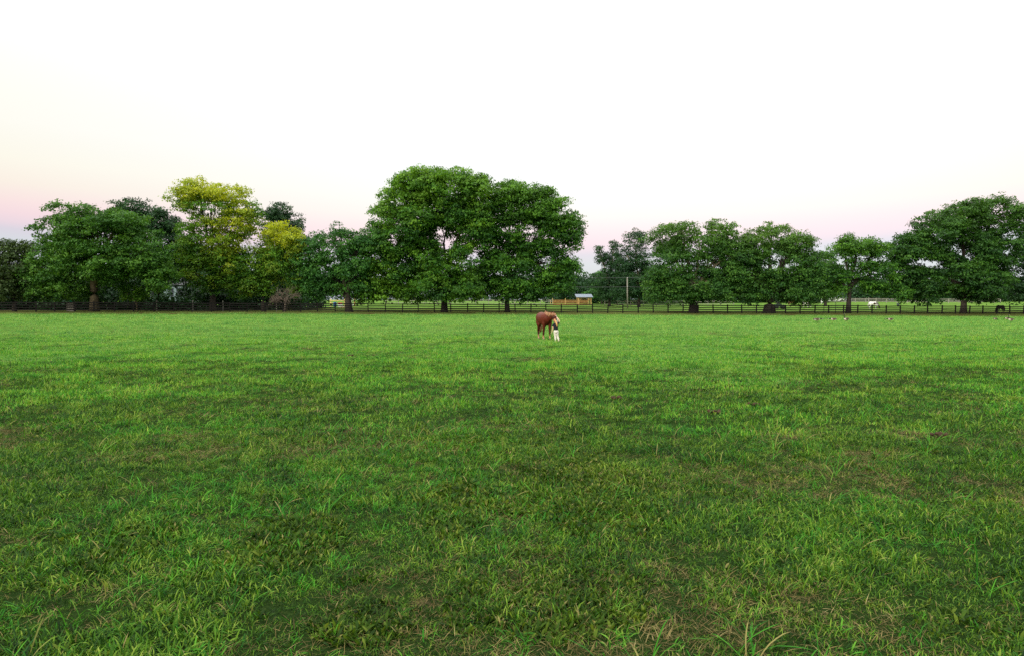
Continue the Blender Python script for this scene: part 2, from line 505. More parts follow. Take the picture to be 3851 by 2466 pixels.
# ------------------------------------------------------------------ black board fence along the far side of the field
seg = np.linalg.norm(np.diff(FENCE, axis=0), axis=1); cum = np.concatenate([[0], np.cumsum(seg)])
n_bay = int(cum[-1] / 2.44)
r = R(3)
stn = np.linspace(0, cum[-1], n_bay + 1)
stn[1:-1] += r.uniform(-.1, .1, n_bay - 1)
px = np.interp(stn, cum, FENCE[:, 0]); py = np.interp(stn, cum, FENCE[:, 1]); pz = gz(px, py)
fence = thing('board_fence', 'long black four-board fence along the far side of the field', 'fence', (px[0], py[0], pz[0]))
mb = MB(); mb.box((-.075, -.075, -.25), (.075, .075, 1.36)); mb.box((-.08, -.08, 1.36), (.08, .08, 1.385))
post_me = mb.mesh('post', M['black_wood'])
mb = MB(); mb.box((-1.22, -.02, -.075), (1.22, .02, .075))
rail_me = mb.mesh('rail', M['black_wood'])
f0 = fence.location
for i in range(n_bay + 1):
    o = link('post', post_me, fence, Vector((px[i], py[i], pz[i])) - f0)
    a = math.atan2(py[min(i + 1, n_bay)] - py[max(i - 1, 0)], px[min(i + 1, n_bay)] - px[max(i - 1, 0)])
    o.rotation_euler = (r.normal() * .03, r.normal() * .025, a)
    o.scale.z = r.uniform(.97, 1.03)
for i in range(n_bay):
    a = Vector((px[i], py[i], pz[i])); b = Vector((px[i + 1], py[i + 1], pz[i + 1]))
    d = b - a; L = math.hypot(d.x, d.y); az = math.atan2(d.y, d.x)
    nrm = Vector((math.sin(az), -math.cos(az), 0))
    for h in (.27, .59, .91, 1.23):
        o = link('rail', rail_me, fence, (a + b) / 2 + nrm * .098 + Vector((0, 0, h + r.normal() * .018)) - f0)
        o.rotation_euler = (0, -math.atan2(d.z + r.normal() * .035, L), az)
        o.scale.x = (L - .006) / 2.44


# ------------------------------------------------------------------ trees
GAPS = []      # openings in the crowns through which the sky shows: (u, v, ru, rv) in 2405 px units


def leaves(centers, radii, nspray, nleaf, rg, size, droop=.35, acc=None, spread=.5, tintg=None):
    """leaf rhombi of a set of foliage clumps -> V, Q, tint"""
    N = len(centers)
    ns = np.maximum(3, (nspray * np.prod(radii, axis=1) ** (2 / 3)).astype(int))
    ci = np.repeat(np.arange(N), ns); S = len(ci)
    d = rg.normal(size=(S, 3)); d /= np.linalg.norm(d, axis=1)[:, None]
    flip = (d[:, 2] < 0) & (rg.rand(S) < .55); d[flip, 2] *= -1
    rr = rg.uniform(.45, 1.05, S)[:, None]
    sp = centers[ci] + d * radii[ci] * rr
    si = np.repeat(np.arange(S), nleaf); K = len(si)
    off = rg.normal(size=(K, 3)) * np.array((spread, spread, spread * .45)) * .6
    off[:, 2] -= (off[:, 0] ** 2 + off[:, 1] ** 2) * droop
    p = sp[si] + off
    nn = d[si] * .75 + np.array((0, 0, .55)) + rg.normal(size=(K, 3)) * .5
    nn /= np.linalg.norm(nn, axis=1)[:, None]
    ax = d[si] * .6 + np.array((0, 0, -droop)) + rg.normal(size=(K, 3)) * .7
    ax -= nn * np.sum(ax * nn, axis=1)[:, None]
    ax /= np.linalg.norm(ax, axis=1)[:, None] + 1e-9
    bx = np.cross(nn, ax)
    L = (size * rg.uniform(.6, 1.35, K))[:, None]; W = L * rg.uniform(.55, .9, K)[:, None]
    V = np.stack([p - ax * L * .5, p + bx * W * .5 - ax * L * .05, p + ax * L * .5 - nn * L * .12, p - bx * W * .5 - ax * L * .05], 1).reshape(-1, 3)
    Q = np.arange(4 * K).reshape(K, 4)
    t = np.zeros((K, 4)); t[:, 3] = 1
    t[:, 0] = rg.rand(K)
    cg = rg.rand(N) if tintg is None else tintg
    sg = np.clip(cg[ci] + rg.normal(size=S) * .16, 0, 1)
    t[:, 1] = sg[si]
    if acc is not None:
        a = np.clip(acc[ci][si] * rg.uniform(.5, 1.25, K) , 0, 1)
        t[:, 2] = a
    return V, Q, np.repeat(t, 4, axis=0)


def curve(a, b, bend, n=7, rg=None):
    a = np.array(tuple(a)); b = np.array(tuple(b)); bend = np.array(bend)
    t = np.linspace(0, 1, n)[:, None]
    P = a + (b - a) * t + bend * (4 * t * (1 - t))
    if rg is not None: P[1:-1] += rg.normal(size=(n - 2, 3)) * np.linalg.norm(b - a) * .015
    return P


def tree(name, label, cat_, u_d, y, lobes, mat, seed, group=None, trunk_r=.5, fork=.28, bark='bark', clump=1.3, leaf=.28,
         nspray=9, nleaf=13, depth=None, lean=(0, 0), acc_top=0.0, limb_bark=None, fill=1.0, droop=.35, bare=0, acc_lobes=()):
    """u_d, lobes in units of the 2405 px wide view: lobe = (u, v, ru, rv[, density])"""
    rg = R(seed)
    k = 1.6012 / F * y
    base = G(u_d * 1.6012, y)
    root = thing(name, label, cat_, base, group)
    LB = []
    us = [l[0] for l in lobes]; uc = (min(l[0] - l[2] for l in lobes) + max(l[0] + l[2] for l in lobes)) / 2
    Wd = max(l[0] + l[2] for l in lobes) - uc
    D = depth or Wd * k * .7
    for i, lb in enumerate(lobes):
        u, v, ru, rv = lb[:4]; dens = lb[4] if len(lb) > 4 else 1.0
        if v > 635: v += 2; rv += 6                # the crowns hang low
        c = np.array((X(u * 1.6012, y), y, Zv(v * 1.6012, y)))
        rx, rz = ru * k, rv * k
        prof = math.sqrt(max(.08, 1 - ((u - uc) / Wd) ** 2))
        ry = max(min(rx, rz) * .8, D * prof * .7)
        c[1] += rg.uniform(-.12, .12) * D
        LB.append((c, np.array((rx, ry, rz)), dens, 1.0 if i in acc_lobes else 0.0))
    top = max(c[2] + r_[2] for c, r_, _, _ in LB); low = min(c[2] - r_[2] for c, r_, _, _ in LB)
    C, Rr, A = [], [], []
    gap = np.array(GAPS) if GAPS else np.zeros((0, 4))
    for c, r_, dens, al in LB:
        area = 4 * math.pi * (((r_[0] * r_[1]) ** 1.6 + (r_[0] * r_[2]) ** 1.6 + (r_[1] * r_[2]) ** 1.6) / 3) ** (1 / 1.6)
        n = max(4, int(area / (math.pi * clump ** 2) * 2.0 * dens * fill))
        d = rg.normal(size=(n, 3)); d /= np.linalg.norm(d, axis=1)[:, None]
        s = np.sqrt(rg.uniform(.35, 1.0, n))[:, None]
        rc = clump * rg.uniform(.65, 1.25, n)
        P = c + d * np.maximum(r_ * s - .22 * rc[:, None], .1)
        keep = np.ones(n, bool)
        for c2, r2, _, _ in LB:
            if c2 is c: continue
            keep &= np.linalg.norm((P - c2) / r2, axis=1) > .3
        keep &= P[:, 2] - rc * .7 > gz(P[:, 0], P[:, 1]) + 1.0
        if len(gap):
            pu = (P[:, 0] / P[:, 1] * F + 1925.5) / 1.6012; pv = (HORIZON - (P[:, 2] - CAMH) / P[:, 1] * F) / 1.6012
            for g in gap:
                e = rc / k * .35
                keep &= ((pu - g[0]) / (g[2] + e)) ** 2 + ((pv - g[1]) / (g[3] + e)) ** 2 > 1
        P = P[keep]; rc = rc[keep]
        if not len(P): continue
        C.append(P); Rr.append(np.stack([rc, rc, rc * rg.uniform(.5, .75, len(rc))], 1))
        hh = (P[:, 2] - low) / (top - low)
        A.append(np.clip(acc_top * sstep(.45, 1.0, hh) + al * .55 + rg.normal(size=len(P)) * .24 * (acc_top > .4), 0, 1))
    C = np.concatenate(C); Rr = np.concatenate(Rr); A = np.concatenate(A)
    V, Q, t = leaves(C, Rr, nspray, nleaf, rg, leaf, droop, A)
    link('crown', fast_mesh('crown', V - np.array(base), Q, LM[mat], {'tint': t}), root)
    # trunk, limbs to the lobes, branches to the clumps
    H = top - base.z
    fk = Vector((base.x + lean[0], y + lean[1], base.z + H * fork))
    mbt = MB()
    P = curve(base - Vector((0, 0, .3)), fk, (lean[0] * -.2 + rg.uniform(-.1, .1), 0, 0), 8)
    tt = np.linspace(0, 1, 8)
    mbt.tube(P, [trunk_r * (1.0 - .35 * q + .35 * math.exp(-q * 9)) for q in tt], 14)
    part('trunk', mbt, M[bark], root, True)
    lbm = M[limb_bark or bark]
    br = MB()
    big = sorted(LB, key=lambda q: -q[1][0] * q[1][2])[:9]
    for c, r_, dn, _ in big:
        st = Vector(P[-1 - int(rg.randint(0, 3))])
        m_ = MB()
        en = Vector(c) + Vector((0, 0, r_[2] * .2))
        cv = curve(st, en, (0, 0, abs(en.x - st.x) * .12), 8, rg)
        r0 = trunk_r * rg.uniform(.38, .55)
        m_.tube(cv, [r0 * (1 - .75 * q) + .03 for q in np.linspace(0, 1, 8)], 8)
        part('limb', m_, lbm, root, True)
        near = np.argsort(np.linalg.norm(C - c, axis=1))[:10]
        for j in near:
            s0 = cv[rg.randint(4, 8)]
            br.tube(curve(s0, C[j], (0, 0, .3), 5, rg), [r0 * .22, r0 * .18, r0 * .13, r0 * .09, .02], 5, cap=False)
    part('branches', br, lbm, root, True)
    return root


def fy(u_d, extra=0.0):
    """distance of the fence line at image column u (2405 px units), plus extra"""
    y = 110.0
    for _ in range(6): y = float(fence_y(X(u_d * 1.6012, y)))
    return y + extra


GAPS[:] = [(412, 686, 25, 11)]
T = 'tree'
tree('olive_tree', 'dull olive vine-hung tree at the left end of the fence', T, 34, fy(34, 4),
     [(30, 622, 62, 62), (8, 668, 55, 45), (70, 655, 40, 50), (-40, 620, 60, 75), (60, 600, 40, 35)], 'brown', 11, trunk_r=.3, fork=.3)
tree('spreading_tree', 'broad spreading green tree with a vine-covered brown trunk at the fence', T, 222, fy(222, 1.6),
     [(240, 565, 108, 60), (150, 595, 70, 50), (332, 592, 72, 60), (118, 640, 50, 52), (235, 612, 112, 50), (350, 632, 56, 42),
      (185, 528, 62, 34), (290, 525, 60, 32), (165, 668, 45, 40, .9), (118, 545, 40, 30, .3), (185, 496, 45, 10, .35), (262, 645, 40, 25, .8), (110, 690, 48, 18), (372, 660, 40, 30)],
     'broad', 12, trunk_r=.62, fork=.36, bark='bark_ivy', droop=.25)
tree('hanging_bush', 'small light green bush hanging low beside the vine-covered trunk', 'bush', 322, fy(310, 2.4),
     [(312, 682, 26, 20), (296, 690, 15, 16), (330, 690, 14, 14)], 'yellow', 13, trunk_r=.09, fork=.3, clump=.8, leaf=.25, bark='bark_ivy')
tree('dark_tree', 'dark green tree rising behind the broad spreading tree', T, 372, fy(372, 14),
     [(318, 498, 48, 34), (300, 522, 60, 32), (370, 525, 52, 40), (385, 580, 48, 62), (400, 640, 55, 48), (345, 630, 55, 48), (428, 600, 44, 56)], 'dark', 14,
     trunk_r=.45)
tree('yellow_tree', 'tallest yellow-topped tree of the left group', T, 500, fy(500, 7),
     [(468, 452, 60, 34, .9), (545, 464, 50, 30, .8), (440, 470, 40, 30, .6), (500, 500, 70, 42, .5), (575, 498, 36, 28, .5), (556, 525, 55, 42, .8),
      (535, 580, 50, 45), (470, 560, 50, 48, .8), (545, 630, 55, 45), (485, 630, 60, 48), (440, 610, 44, 46), (590, 640, 45, 45), (520, 665, 50, 30, .7)], 'yellow', 15,
     trunk_r=.5, acc_top=.45, acc_lobes=(0, 1, 5, 6), leaf=.28)
GAPS[:] = []
tree('spiky_tree', 'dark spiky-topped tree behind the yellow-topped trees', T, 672, fy(672, 26),
     [(662, 506, 26, 28), (690, 530, 30, 34), (645, 528, 36, 40), (704, 562, 24, 36), (660, 590, 50, 50), (650, 650, 55, 50)], 'dark', 16,
     trunk_r=.4, clump=1.1, droop=-.3)
tree('rounded_yellow_tree', 'lower rounded tree with yellow top beside the bare brown shrub', T, 618, fy(640, 4),
     [(668, 560, 44, 40), (640, 592, 44, 38), (690, 592, 34, 38), (655, 630, 52, 38), (612, 655, 42, 35), (575, 670, 40, 28), (690, 650, 30, 40)], 'yellow', 17,
     trunk_r=.28, acc_top=.75, acc_lobes=(0,))
tree('blue_green_tree', 'rounded blue-green tree with a dark forked trunk at the fence', T, 820, fy(820, 1.5),
     [(790, 576, 80, 48), (732, 602, 40, 44), (762, 640, 66, 46), (842, 605, 48, 56), (812, 655, 66, 38), (722, 660, 32, 42), (868, 565, 32, 30), (755, 680, 40, 24)],
     'blue', 18, trunk_r=.62, fork=.2, lean=(-.3, .2))
GAPS[:] = [(1047, 566, 9, 24), (920, 560, 8, 8), (890, 612, 8, 8), (1108, 600, 6, 9), (1085, 632, 5, 7), (960, 608, 7, 5)]
tree('big_maple', 'largest green tree in the middle of the photo', T, 1044, fy(1044, 2),
     [(1045, 448, 105, 52), (945, 475, 58, 50, .85), (995, 432, 66, 34), (1125, 460, 56, 52), (905, 520, 38, 42, .7), (955, 545, 76, 46),
      (1090, 520, 76, 50), (1000, 605, 50, 52), (940, 625, 58, 54), (892, 645, 46, 48), (1095, 620, 44, 58), (1000, 680, 82, 36), (905, 690, 50, 24),
      (1085, 685, 55, 32), (985, 520, 50, 40), (1055, 500, 55, 36), (1045, 645, 60, 38), (1125, 550, 40, 55), (885, 600, 40, 45), (868, 682, 44, 30), (935, 580, 46, 46)], 'maple', 19, trunk_r=.52, fork=.22, leaf=.31, acc_top=.45, acc_lobes=(9, 12), clump=1.5)
GAPS[:] = [(1245, 535, 8, 7), (1210, 540, 6, 6), (1180, 545, 10, 5), (1340, 600, 7, 8), (1320, 500, 6, 6), (1047, 566, 9, 24)]
tree('wide_maple', 'wide dark green tree right of the largest tree, left of the open shelter', T, 1192, fy(1192, 2.4),
     [(1232, 482, 80, 46), (1195, 464, 66, 38), (1262, 482, 56, 42), (1318, 520, 44, 38), (1290, 510, 55, 46), (1332, 552, 36, 58, .8), (1250, 560, 84, 54), (1328, 625, 34, 46),
      (1285, 626, 66, 46), (1200, 640, 70, 54), (1152, 655, 42, 46), (1300, 662, 44, 22), (1220, 684, 70, 28), (1155, 525, 45, 55), (1165, 590, 48, 50), (1215, 535, 55, 40)], 'maple', 20, trunk_r=.4, fork=.24,
     leaf=.31, acc_top=.25, clump=1.45)
GAPS[:] = []
tree('thin_tree', 'thin tall dark tree with open crown behind the utility pole', T, 1500, fy(1500, 48),
     [(1488, 566, 28, 32, .7), (1472, 610, 26, 36, .6), (1510, 610, 26, 40, .6), (1490, 650, 48, 40), (1530, 660, 40, 45), (1480, 690, 50, 24)], 'dark', 21, trunk_r=.35,
     limb_bark='bark_pale', group='thin dark trees behind the utility pole')
tree('thin_tree', 'ragged dark tree with two pointed tops left of the utility pole', T, 1432, fy(1432, 55),
     [(1405, 590, 7, 12, .8), (1412, 610, 14, 14, .8), (1440, 580, 7, 14, .8), (1436, 610, 20, 26, .8), (1452, 640, 34, 32), (1425, 660, 40, 34), (1440, 692, 40, 22)], 'dark', 22,
     trunk_r=.3, clump=1.0, limb_bark='bark_pale', group='thin dark trees behind the utility pole')
tree('feathery_tree', 'small bright green feathery tree just right of the open shelter', T, 1414, fy(1414, 84),
     [(1414, 655, 16, 16), (1414, 675, 26, 20), (1412, 698, 34, 18), (1385, 702, 16, 14)], 'fresh', 23, trunk_r=.2, clump=1.1, droop=.1)
GAPS[:] = [(1560, 556, 5, 6), (1655, 545, 8, 8), (1610, 560, 6, 7)]
tree('pale_limbed_tree', 'grey-green tree with pale bare limbs right of the utility pole', T, 1628, fy(1628, 1.8),
     [(1600, 548, 64, 30, .8), (1690, 546, 38, 32), (1560, 566, 42, 36, .8), (1640, 584, 78, 42, .75), (1582, 622, 60, 54), (1682, 622, 50, 54), (1548, 668, 38, 42),
      (1630, 668, 78, 40), (1690, 682, 44, 30), (1715, 610, 36, 48), (1722, 655, 34, 40), (1555, 694, 42, 18), (1600, 694, 40, 18)], 'grey', 24, trunk_r=.75, fork=.26, limb_bark='bark_pale', acc_top=.25)
GAPS[:] = [(1835, 556, 6, 6), (1780, 575, 5, 5)]
tree('domed_tree', 'dome-shaped grey-green tree with a thick dark trunk near the grazing ponies', T, 1806, fy(1806, 1.8),
     [(1812, 562, 66, 36), (1872, 584, 46, 38), (1762, 592, 42, 44), (1832, 620, 86, 50), (1900, 632, 38, 52), (1752, 648, 42, 46), (1832, 678, 80, 32), (1896, 688, 40, 26), (1748, 610, 36, 46), (1755, 692, 44, 18), (1870, 694, 44, 18), (1915, 655, 34, 44)],
     'grey', 25, trunk_r=1.0, fork=.24, acc_top=.3)
GAPS[:] = [(2020, 612, 10, 4), (1985, 620, 4, 5)]
tree('small_tree', 'small bright green tree with a slim trunk right of the white post', T, 1992, fy(1992, 1.0),
     [(2012, 580, 56, 27), (1977, 582, 28, 26), (2060, 592, 24, 28), (2000, 628, 60, 34), (1962, 660, 30, 34), (2068, 652, 46, 38), (2100, 684, 28, 20), (2040, 670, 30, 16)], 'maple', 26,
     trunk_r=.42, fork=.42, lean=(.3, 0), acc_top=.2)
tree('round_bush_tree', 'low dark tree in the gap between the domed and the small bright tree', T, 1938, fy(1938, 55),
     [(1935, 618, 30, 32), (1915, 650, 36, 36), (1950, 655, 34, 38), (1930, 690, 45, 18)], 'grey', 27, trunk_r=.35)
GAPS[:] = [(2172, 617, 14, 7), (2200, 625, 14, 7), (2268, 605, 12, 12), (2235, 660, 26, 5), (2145, 620, 7, 6), (2330, 495, 8, 8), (2205, 560, 7, 10)]
tree('large_right_tree', 'large dark green tree on the right with straight trunk at the fence', T, 2262, fy(2262, 1.2),
     [(2255, 515, 70, 46), (2335, 505, 64, 44), (2192, 545, 50, 42), (2132, 575, 36, 34), (2150, 612, 50, 42), (2260, 590, 88, 54), (2355, 580, 60, 56), (2200, 658, 66, 36),
      (2300, 655, 72, 42), (2170, 690, 44, 16), (2300, 690, 40, 16), (2135, 640, 44, 46), (2118, 605, 30, 36), (2235, 640, 66, 46), (2300, 600, 60, 46)], 'deep', 28, trunk_r=.52, fork=.26, leaf=.31, acc_top=.2, clump=1.5)
GAPS[:] = []
tree('edge_tree', 'dark low-hanging tree cut off by the right edge of the photo', T, 2450, fy(2450, 3),
     [(2400, 625, 52, 56), (2450, 545, 60, 60), (2385, 682, 44, 26), (2480, 640, 60, 60), (2440, 690, 50, 26)], 'dark', 29, trunk_r=.5)


def foliage_mass(name, label, blobs, mat, seed, clump, leaf, nspray=5, nleaf=9):
    rg = R(seed); C, Rr = [], []
    for (x, y, z, rx, ry, rz) in blobs:
        n = max(5, int((rx * rz * 4 + rx * ry * 2) / clump ** 2 * .8))
        d = rg.normal(size=(n, 3)); d /= np.linalg.norm(d, axis=1)[:, None]
        d[:, 2] = np.abs(d[:, 2]) * np.where(rg.rand(n) < .6, 1, -.9)
        P = np.array((x, y, z)) + d * np.array((rx, ry, rz)) * rg.uniform(.75, 1.0, n)[:, None]
        rc = clump * rg.uniform(.6, 1.2, n)
        C.append(P); Rr.append(np.stack([rc, rc, rc * .65], 1))
    V, Q, t = leaves(np.concatenate(C), np.concatenate(Rr), nspray, nleaf, rg, leaf, .3, spread=leaf * 1.6)
    o = link(name, fast_mesh(name, V, Q, LM[mat], {'tint': t}))
    return tag(o, label, kind='stuff')


rg = R(40); bl = []
for x in np.arange(-260, 290, 10.5):
    for row in range(2):
        y = 262 + row * 16 + rg.uniform(-6, 6); xx = x + rg.uniform(-3, 3)
        h = rg.uniform(6.5, 11) + (2 if xx < -40 else 0) + row * 2
        bl.append((xx, y, float(gz(xx, y)) + h * .45, rg.uniform(6.5, 8.5), 5, h * .55))
foliage_mass('far_wood', 'far-off dark wood closing the pasture behind the trees', bl, 'dark', 41, 2.5, 1.0, 1.2, 6)
rg = R(42); bl = []
for u in np.arange(-60, 745, 9.0):
    y = fy(u, rg.uniform(13, 30)); x = X(u * 1.6012, y)
    h = rg.uniform(3.5, 6.5)
    if 372 < u < 452: h = rg.choice([1.0, 1.2, 2.0]); y = fy(u, 10); x = X(u * 1.6012, y)
    if u > 690: h *= .6
    bl.append((x, y, float(gz(x, y)) + h * .42, 2.2, 2.0, h * .6))
foliage_mass('undergrowth', 'dark undergrowth below the trees on the left', bl, 'dark', 43, 1.1, .46, 5, 8)
bl = []
for u in np.arange(1300, 1935, 10.0):
    y = fy(u, rg.uniform(84, 100)); x = X(u * 1.6012, y)
    h = rg.uniform(5, 8.5)
    bl.append((x, y, float(gz(x, y)) + h * .45, 2.8, 2.2, h * .58))
for u in np.arange(1900, 2420, 12.0):
    y = 238 + rg.uniform(-5, 5); x = X(u * 1.6012, y)
    h = rg.uniform(3.5, 6.5)
    if 1930 < u < 1990: h = 1.6
    bl.append((x, y, float(gz(x, y)) + h * .45, 3.2, 2.2, h * .58))
foliage_mass('hedgerow', 'dark hedge and thicket behind the right-hand trees', bl, 'dark', 44, 1.5, .66, 2.4, 8)

# bare brown shrub by the left part of the fence
rg = R(50)
yb = fy(668, .9); bb = G(668 * 1.6012, yb)
shrub = thing('bare_shrub', 'bare grey-brown twiggy shrub leaning over the fence', 'shrub', bb)
mt = MB(); mt.tube(curve(bb - Vector((0, 0, .2)), bb + Vector((.1, .1, 2.0)), (.08, 0, 0), 6), [.26, .2, .17, .15, .14, .12], 9)
part('trunk', mt, M['twig'], shrub, True)
lim = []
tw = MB()


def grow(p, d, L, r_, lev, mbx):
    d = d / np.linalg.norm(d)
    q = p + d * L * .5 + rg.normal(size=3) * L * .06
    e = p + d * L + np.array((0, 0, -.10 * L)) + rg.normal(size=3) * L * .08
    mbx.tube([p, q, e], [r_, r_ * .8, r_ * .55], 5 if lev < 2 else 3, cap=False)
    if lev >= 4: return
    for _ in range(4 if lev < 3 else 5):
        s = p + (e - p) * rg.uniform(.35, 1.0)
        nd = d + rg.normal(size=3) * .75 + np.array((0, 0, -.08))
        grow(s, nd, L * rg.uniform(.5, .75), max(r_ * .5, .012), lev + 1, tw)


for a in np.linspace(0, 2 * math.pi, 9, endpoint=False):
    m_ = MB()
    d = np.array((math.cos(a) - .35, math.sin(a) * .6, rg.uniform(.2, .95)))
    grow(np.array(bb) + np.array((.08, .05, rg.uniform(1.2, 2.0))), d, rg.uniform(1.3, 2.0), .085, 1, m_)
    part('limb', m_, M['twig'], shrub, True)
part('twigs', tw, M['twig'], shrub)['kind'] = 'stuff'

# ------------------------------------------------------------------ things beyond the fence
# pale post and rail fence in the second pasture
gf = thing('pasture_fence', 'thin pale grey post-and-rail fence in the pasture behind the black fence', 'fence', G(1480, 172))
mb = MB(); mb.tube([(0, 0, -.2), (0, 0, 1.45)], [.07, .06], 7); gp_me = mb.mesh('post', M['grey_wood'])
mb = MB(); mb.box((-1.5, -.02, -.05), (1.5, .02, .05)); gr_me = mb.mesh('rail', M['grey_wood'])
xs_ = np.arange(X(1450, 172), X(2760, 172), 3.0)
for i, x in enumerate(xs_):
    if X(2055, 172) < x < X(2250, 172): continue
    z = float(gz(x, 172))
    link('post', gp_me, gf, Vector((x, 172, z)) - gf.location).scale.z = random.uniform(.9, 1.08)
    if i < len(xs_) - 1:
        z2 = float(gz(x + 3, 172))
        for h in (.5, 1.0, 1.3):
            o = link('rail', gr_me, gf, Vector((x + 1.5, 171.9, (z + z2) / 2 + h)) - gf.location)
            o.rotation_euler = (0, -math.atan2(z2 - z, 3), 0)
# wooden stakes above the left part of the fence
mb = MB(); mb.tube([(0, 0, -.2), (0, 0, 1.5)], [.045, .04], 7); mb.box((-.05, -.05, 1.5), (.05, .05, 1.62)); st_me = mb.mesh('fence_stake', M['grey_wood'])
for u, lab in ((590, 'pale stake left of the blue house'), (726, 'pale stake right of the blue house'), (839, 'pale stake left of the bare shrub'), (1040, 'pale stake in front of the bare shrub')):
    o = link('fence_stake', st_me, None, G(u, fy(u / 1.6012, 5)))
    tag(o, lab + ' behind the black fence', 'stake', 'pale stakes behind the left fence')

# corral of new boards
cy = 176.0
c0 = G(2068, cy)
cor = thing('board_corral', 'orange-brown board corral panels beside the open shelter', 'corral', c0)
cu = [2070, 2078, 2126, 2177, 2212]
for u in cu:
    g = G(u, cy); m_ = MB(); m_.box((g.x - .08, cy - .08, g.z - .2), (g.x + .08, cy + .08, g.z + (1.75 if u != 2070 else 1.35)))
    part('post', m_, M['tan_wood'], cor)
for a, b in zip(cu[1:], cu[2:]):
    ga, gb = G(a, cy), G(b, cy)
    for h in (.3, .62, .94, 1.26):
        m_ = MB(); m_.bar((ga.x + .09, cy - .03, ga.z + h), (gb.x - .09, cy - .03, gb.z + h), .04, .17)
        part('board', m_, M['orange_wood'], cor)
# run-in shelter
sy = 182.0
sg = G(2200, sy)
sh = thing('open_shelter', 'open timber shelter with pale sheet-metal roof right of the wide tree', 'shelter', sg)
x0, x1 = X(2174, sy), X(2224, sy)
zr = Zv(1119, sy)
for (x, y, h) in ((x0, sy, zr), (x1 - .1, sy, zr), (x0, sy + 3.2, zr + .6), (x1 - .1, sy + 3.2, zr + .6)):
    m_ = MB(); m_.box((x - .09, y - .09, float(gz(x, y)) - .2), (x + .09, y + .09, h)); part('post', m_, M['tan_wood'], sh)
for y, h in ((sy - .12, zr - .12), (sy + 3.3, zr + .5)):
    m_ = MB(); m_.bar((x0 - .2, y, h), (x1 + .1, y, h), .06, .22); part('beam', m_, M['tan_wood'], sh)
m_ = MB(); m_.bar((x1 - .8, sy, zr - .3), (x1 - .15, sy, zr - 1.0), .07, .1); part('brace', m_, M['tan_wood'], sh)
m_ = MB(); m_.bar((x0 + .8, sy, zr - .3), (x0 + .15, sy, zr - 1.0), .07, .1); part('brace', m_, M['tan_wood'], sh)
for i in range(8):                                     # roof in sheets side by side
    w = (x1 - x0 + .9) / 8; xa = x0 - .5 + i * w
    m_ = MB()
    m_.add([(xa, sy - .5, zr), (xa + w - .02, sy - .5, zr), (xa + w - .02, sy + 3.8, zr + .78), (xa, sy + 3.8, zr + .78),
            (xa, sy - .5, zr + .04), (xa + w - .02, sy - .5, zr + .04), (xa + w - .02, sy + 3.8, zr + .82), (xa, sy + 3.8, zr + .82)],
           [(0, 3, 2, 1), (4, 5, 6, 7), (0, 1, 5, 4), (1, 2, 6, 5), (2, 3, 7, 6), (3, 0, 4, 7)])
    part('roof_sheet', m_, M['roof_metal'], sh)

# utility pole and wires
uy = 150.0
ug = G(2358, uy)
up = thing('utility_pole', 'tall pale wooden utility pole in front of the thin dark trees', 'pole', ug)
zt = Zv(1044, uy)
m_ = MB(); m_.tube([(ug.x + .12, uy, ug.z - .3), (ug.x + .05, uy, ug.z + 3), (ug.x, uy, zt)], [.13, .125, .1], 10); part('shaft', m_, M['pole_wood'], up, True)
for h in (.1, 1.95):
    m_ = MB(); m_.tube([(ug.x, uy - .1, zt - h), (ug.x, uy - .25, zt - h), (ug.x, uy - .27, zt - h + .12)], [.03, .05, .04], 7); part('insulator', m_, M['white'], up)
for h, lab in ((.05, 'upper thin wire running past the utility pole'), (1.9, 'lower thin wire running past the utility pole')):
    w0 = Vector((ug.x - 13.5, uy + 2, zt - h + .1)); w1 = Vector((ug.x, uy - .26, zt - h)); w2 = Vector((ug.x + 22, uy - 6, zt - h - .1))
    m_ = MB(); m_.tube(np.concatenate([curve(w0, w1, (0, 0, -.12), 10), curve(w1, w2, (0, 0, -.25), 10)[1:]]), [.03] * 19, 4)
    o = part('wire', m_, M['wire'], None); tag(o, lab, 'wire', 'wires of the utility pole')

# pale blue house deep behind the left trees
hy = 139.0
hx0, hx1 = X(545, hy), X(703, hy)
hg = Vector(((hx0 + hx1) / 2, hy, float(gz((hx0 + hx1) / 2, hy))))
ho = thing('house', 'pale blue house glimpsed through the dark trees on the left', 'house', hg)
m_ = MB(); zb, ze = hg.z - .3, hg.z + 4.1
m_.box((hx0, hy, zb), (hx1, hy + 7, ze)); wl_ = part('wall', m_, M['house'], ho)
m_ = MB()
m_.add([(hx0 - .4, hy - .5, ze), (hx1 + .4, hy - .5, ze), (hx1 + .4, hy + 7.5, ze), (hx0 - .4, hy + 7.5, ze), (hx0 - .4, hy + 3.5, ze + 2.6), (hx1 + .4, hy + 3.5, ze + 2.6)],
       [(0, 1, 5, 4), (2, 3, 4, 5), (0, 4, 3), (1, 2, 5), (0, 3, 2, 1)])
part('roof', m_, M['slate'], ho)
for u in (575, 604, 645, 674):
    xw = X(u, hy); w = .42
    m_ = MB(); m_.box((xw - w - .08, hy - .05, hg.z + 1.9), (xw + w + .08, hy + .05, hg.z + 3.6)); fr = part('window', m_, M['roof_metal'], ho)
    m_ = MB(); m_.box((xw - w, hy - .07, hg.z + 1.98), (xw + w, hy - .04, hg.z + 2.72)); sub('pane', m_, M['glass'], fr, ho)
    m_ = MB(); m_.box((xw - w, hy - .07, hg.z + 2.78), (xw + w, hy - .04, hg.z + 3.52)); sub('pane', m_, M['glass'], fr, ho)
